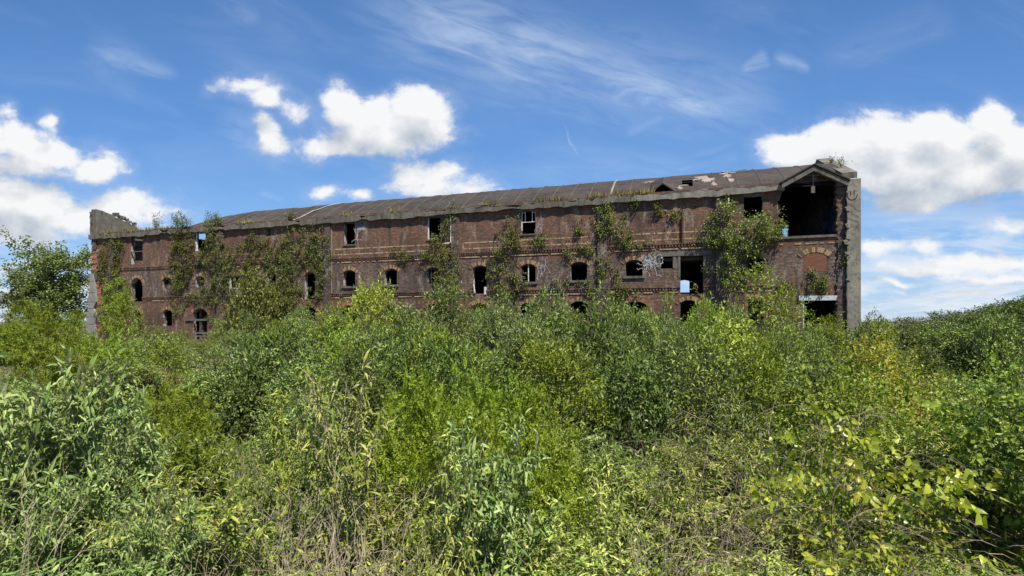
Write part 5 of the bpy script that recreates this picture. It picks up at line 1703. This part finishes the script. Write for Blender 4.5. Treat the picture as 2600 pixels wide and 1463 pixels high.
roof_plant(380, .6, 0, .9, 1.9, M['lf_willow'], 'taller shrub on the collapsed left roof end', n=300)
roof_plant(432, .8, 0, .8, 1.5, W, 'second shrub on the collapsed left roof end', n=300)
roof_plant(470, -.2, -.2, .8, 1.0, W, 'shrub hanging on the eaves at the left', n=240)
roof_plant(552, .0, -.2, 1.0, 1.3, W, 'feathery shrub on the eaves above the creeper column', n=300)
roof_plant(740, .0, -.2, .9, 1.3, W, 'shrub on the eaves at the sunken seam', n=300)
roof_plant(1147, .0, -.1, .3, .9, W, 'dry pointed weed on the eaves above the white drainpipe', n=80)
roof_plant(2130, 2.5, .6, .3, .9, M['lf_willow'], 'small plant on the gable coping at the right', n=70)
roof_plant(2085, 4.6, .9, .25, .5, W, 'tiny weed near the top of the gable coping', n=40)
dry = M['dry_grass'] = mat_leaf('dry_grass_blade', (0.130, 0.120, 0.062), (0.075, 0.075, 0.036), (0.20, 0.178, 0.105), .2, .7)
for px, w, lab in ((290, 2.0, 'grass on the left stub of eaves'), (350, 2.0, 'grass behind the left eaves'), (410, 1.5, 'grass on the fallen roof edge'), (630, 1.2, 'grass tuft on the eaves left of the sunken seam'), (880, .6, 'grass tuft on the eaves above the sprayed letters'),
                   (1000, .8, 'grass tuft on the eaves between windows'), (1250, .7, 'grass tuft on the eaves right of the drainpipe'), (1390, 1.2, 'grass tuft right above the glazing bars'),
                   (1510, .6, 'grass tuft by the pale flashing'), (1555, .8, 'grass tuft right of the pale flashing'), (1610, 1.0, 'wide grass fringe left of the lifted roof sheet'), (1640, .6, 'grass at the edge of the lifted roof sheet')):
    roof_plant(px, .1, .0, w, .55, dry, lab, 'roof_grass', int(60 * w) + 30, True, 'grass tuft')

# ------------------------------------------------------------------ uncountable cover: grass and undergrowth
sr = np.random.default_rng(99)


def in_view(n, d0, d1, wide=1.08, bias=1.0):
    d = d0 * (d1 / d0) ** sr.uniform(0, 1, n) ** bias
    X = sr.uniform(-wide, wide, n) * d
    fy = (X - OX) * RX + (d - OY) * RY; fxx = (X - OX) * DX + (d - OY) * DY
    k = ~((fy > -.3) & (fxx > -1.5))
    return X[k], d[k]


def grass_mesh(name, n, d0, d1, h, mat, label, mask=None, lean=.35):
    X, Y = in_view(n, d0, d1)
    near = (Y > 3.2) & ((X < 1.6) | (Y > 5.2)); X, Y = X[near], Y[near]
    if mask is not None:
        k = mask(X, Y); X, Y = X[k], Y[k]
    Z = terrain(X, Y)
    m = MB(); n = len(X)
    D = sr.normal(0, lean, (n, 3)) + np.array([0, 0, 1.])
    w = .0026 + .0009 * Y
    add_leaves(m, np.stack([X, Y, Z - .02], 1), D, sr.normal(0, 1, (n, 3)), h * sr.uniform(.4, 1.2, n), w, T_LAN if d1 < 12 else T_DIA)
    tag(m.build(name, mat), label, kind='stuff', cat='grass')


M['grass'] = mat_leaf('grass_blade', (0.105, 0.150, 0.030), (0.060, 0.100, 0.020), (0.170, 0.200, 0.055), .35, .5)


def patch(px, d, r):
    X0 = (px * CF - 1300) / 1300 * d
    return lambda X, Y: ((X - X0) ** 2 + (Y - d) ** 2) < r * r


pg = [patch(550, 10.8, 1.2), patch(2330, 6.8, 1.0), patch(840, 7.5, 1.2)]
grass_mesh('grass', 60000, 2.8, 45, .28, M['grass'], 'green grass between the bushes')
grass_mesh('grass', 160000, 3.0, 10, .42, M['grass'], 'green grass filling the open patches of the slope', lambda X, Y: np.any([p(X, Y) for p in pg], axis=0))
grass_mesh('dry_grass', 16000, 2.8, 9, .28, dry, 'dry straw-coloured grass in the foreground', lambda X, Y: np.sin(X * 1.7 + 2) * np.cos(Y * 1.3) > -.2, .7)
pd = [patch(400, 14, 1.5), patch(640, 8.4, .8), patch(800, 4.3, .45)]
grass_mesh('dry_grass', 150000, 3.4, 18, .42, dry, 'pale dry grass patch on the left slope', lambda X, Y: np.any([p(X, Y) for p in pd], axis=0), .4)


def cover(name, n, d0, d1, hmax, L, Wd, T, mat, label, bias=1.0):
    X, Y = in_view(n, d0, d1, bias=bias)
    k = (Y > 3.5) | (X < 1.9); X, Y = X[k], Y[k]
    n = len(X)
    Z = terrain(X, Y) + hmax * sr.uniform(.05, 1, n) ** 1.3 * (0.55 + .45 * np.sin(X * 1.9 + .5) * np.cos(Y * 2.3))
    m = MB()
    s = L * sr.uniform(.6, 1.3, n) * (1 + .03 * Y)
    D = sr.normal(0, 1, (n, 3)); D[:, 2] = D[:, 2] * .4 - .05
    add_leaves(m, np.stack([X, Y, Z], 1), D, sr.normal(0, .45, (n, 3)) + np.array([0, -.15, 1.]), s, s * Wd / L, T)
    tag(m.build(name, mat), label, kind='stuff', cat='undergrowth')


cover('undergrowth', 90000, 2.8, 9, .20, .030, .015, T_DIA, M['lf_bramble'], 'low mixed leaves covering the near slope')
cover('undergrowth', 80000, 8, 50, .35, .06, .03, T_DIA, M['lf_dark'], 'low leafy cover under the far thicket')  # leaves coloured dark so the gaps between bushes look shaded

# broken bricks lying in the lower right corner and in the bare spot of the thicket
M['rubble'] = mat_island('rubble_brick', [(0.15, 0.075, 0.052), (0.12, 0.088, 0.066), (0.19, 0.155, 0.13), (0.10, 0.062, 0.045)])
m = MB()
for (px, d, r, n) in ((2500, 3.3, .7, 1500), (1400, 8.6, .55, 260)):
    X0 = (px * CF - 1300) / 1300 * d
    for k in range(n):
        x, y = X0 + sr.normal(0, r * (1.2 if px > 2000 else 1)), d + sr.normal(0, r * .28)
        s = sr.uniform(.006, .017) if px > 2000 else sr.uniform(.03, .07)
        c = np.array([(-1, -1, -1), (1, -1, -1), (1, 1, -1), (-1, 1, -1), (-1, -1, 1), (1, -1, 1), (1, 1, 1), (-1, 1, 1)]) * s * sr.uniform(.6, 1.2, (8, 3)) * np.array([1.3, .8, .55])
        a = sr.uniform(0, 6.28); R_ = np.array([[math.cos(a), -math.sin(a), 0], [math.sin(a), math.cos(a), 0], [0, 0, 1]])
        m.hexa(c @ R_.T + (x, y, float(terrain(x, y)) + s * .4))
tag(m.build('rubble', M['rubble']), 'reddish broken brick rubble on bare ground', kind='stuff', cat='rubble')

# white blossom hanging in the locust bushes
for key, n in (('locust with white blossom beside', 26), ('lower yellow-green locust with white', 26), ('vivid green feathery locust bush leaning', 14)):
    root = [o for o in bpy.data.objects if key in str(o.get('label', ''))][0]
    v = [c for c in root.children if c.name.startswith('foliage')][0].data
    co = np.zeros(len(v.vertices) * 3, np.float32); v.vertices.foreach_get('co', co); co = co.reshape(-1, 3)
    c_, s_ = math.cos(root.rotation_euler.z), math.sin(root.rotation_euler.z)
    wy = (s_ * co[:, 0] + c_ * co[:, 1]) * root.scale.x
    ok = np.where((wy < np.percentile(wy, 22)) & (co[:, 2] > .35 * co[:, 2].max()))[0]
    for k in range(n):
        p = co[ok[int(sr.integers(0, len(ok)))]] + np.array([0, 0, -.01]); q = 9
        P = p + np.stack([sr.normal(0, .012, q), sr.normal(0, .012, q), -np.arange(q) * .009], 1)
        m = MB(); add_leaves(m, P, sr.normal(0, 1, (q, 3)), sr.normal(0, 1, (q, 3)), .018, .015, T_DIA)
        m.build('blossom', M['flower'], root)
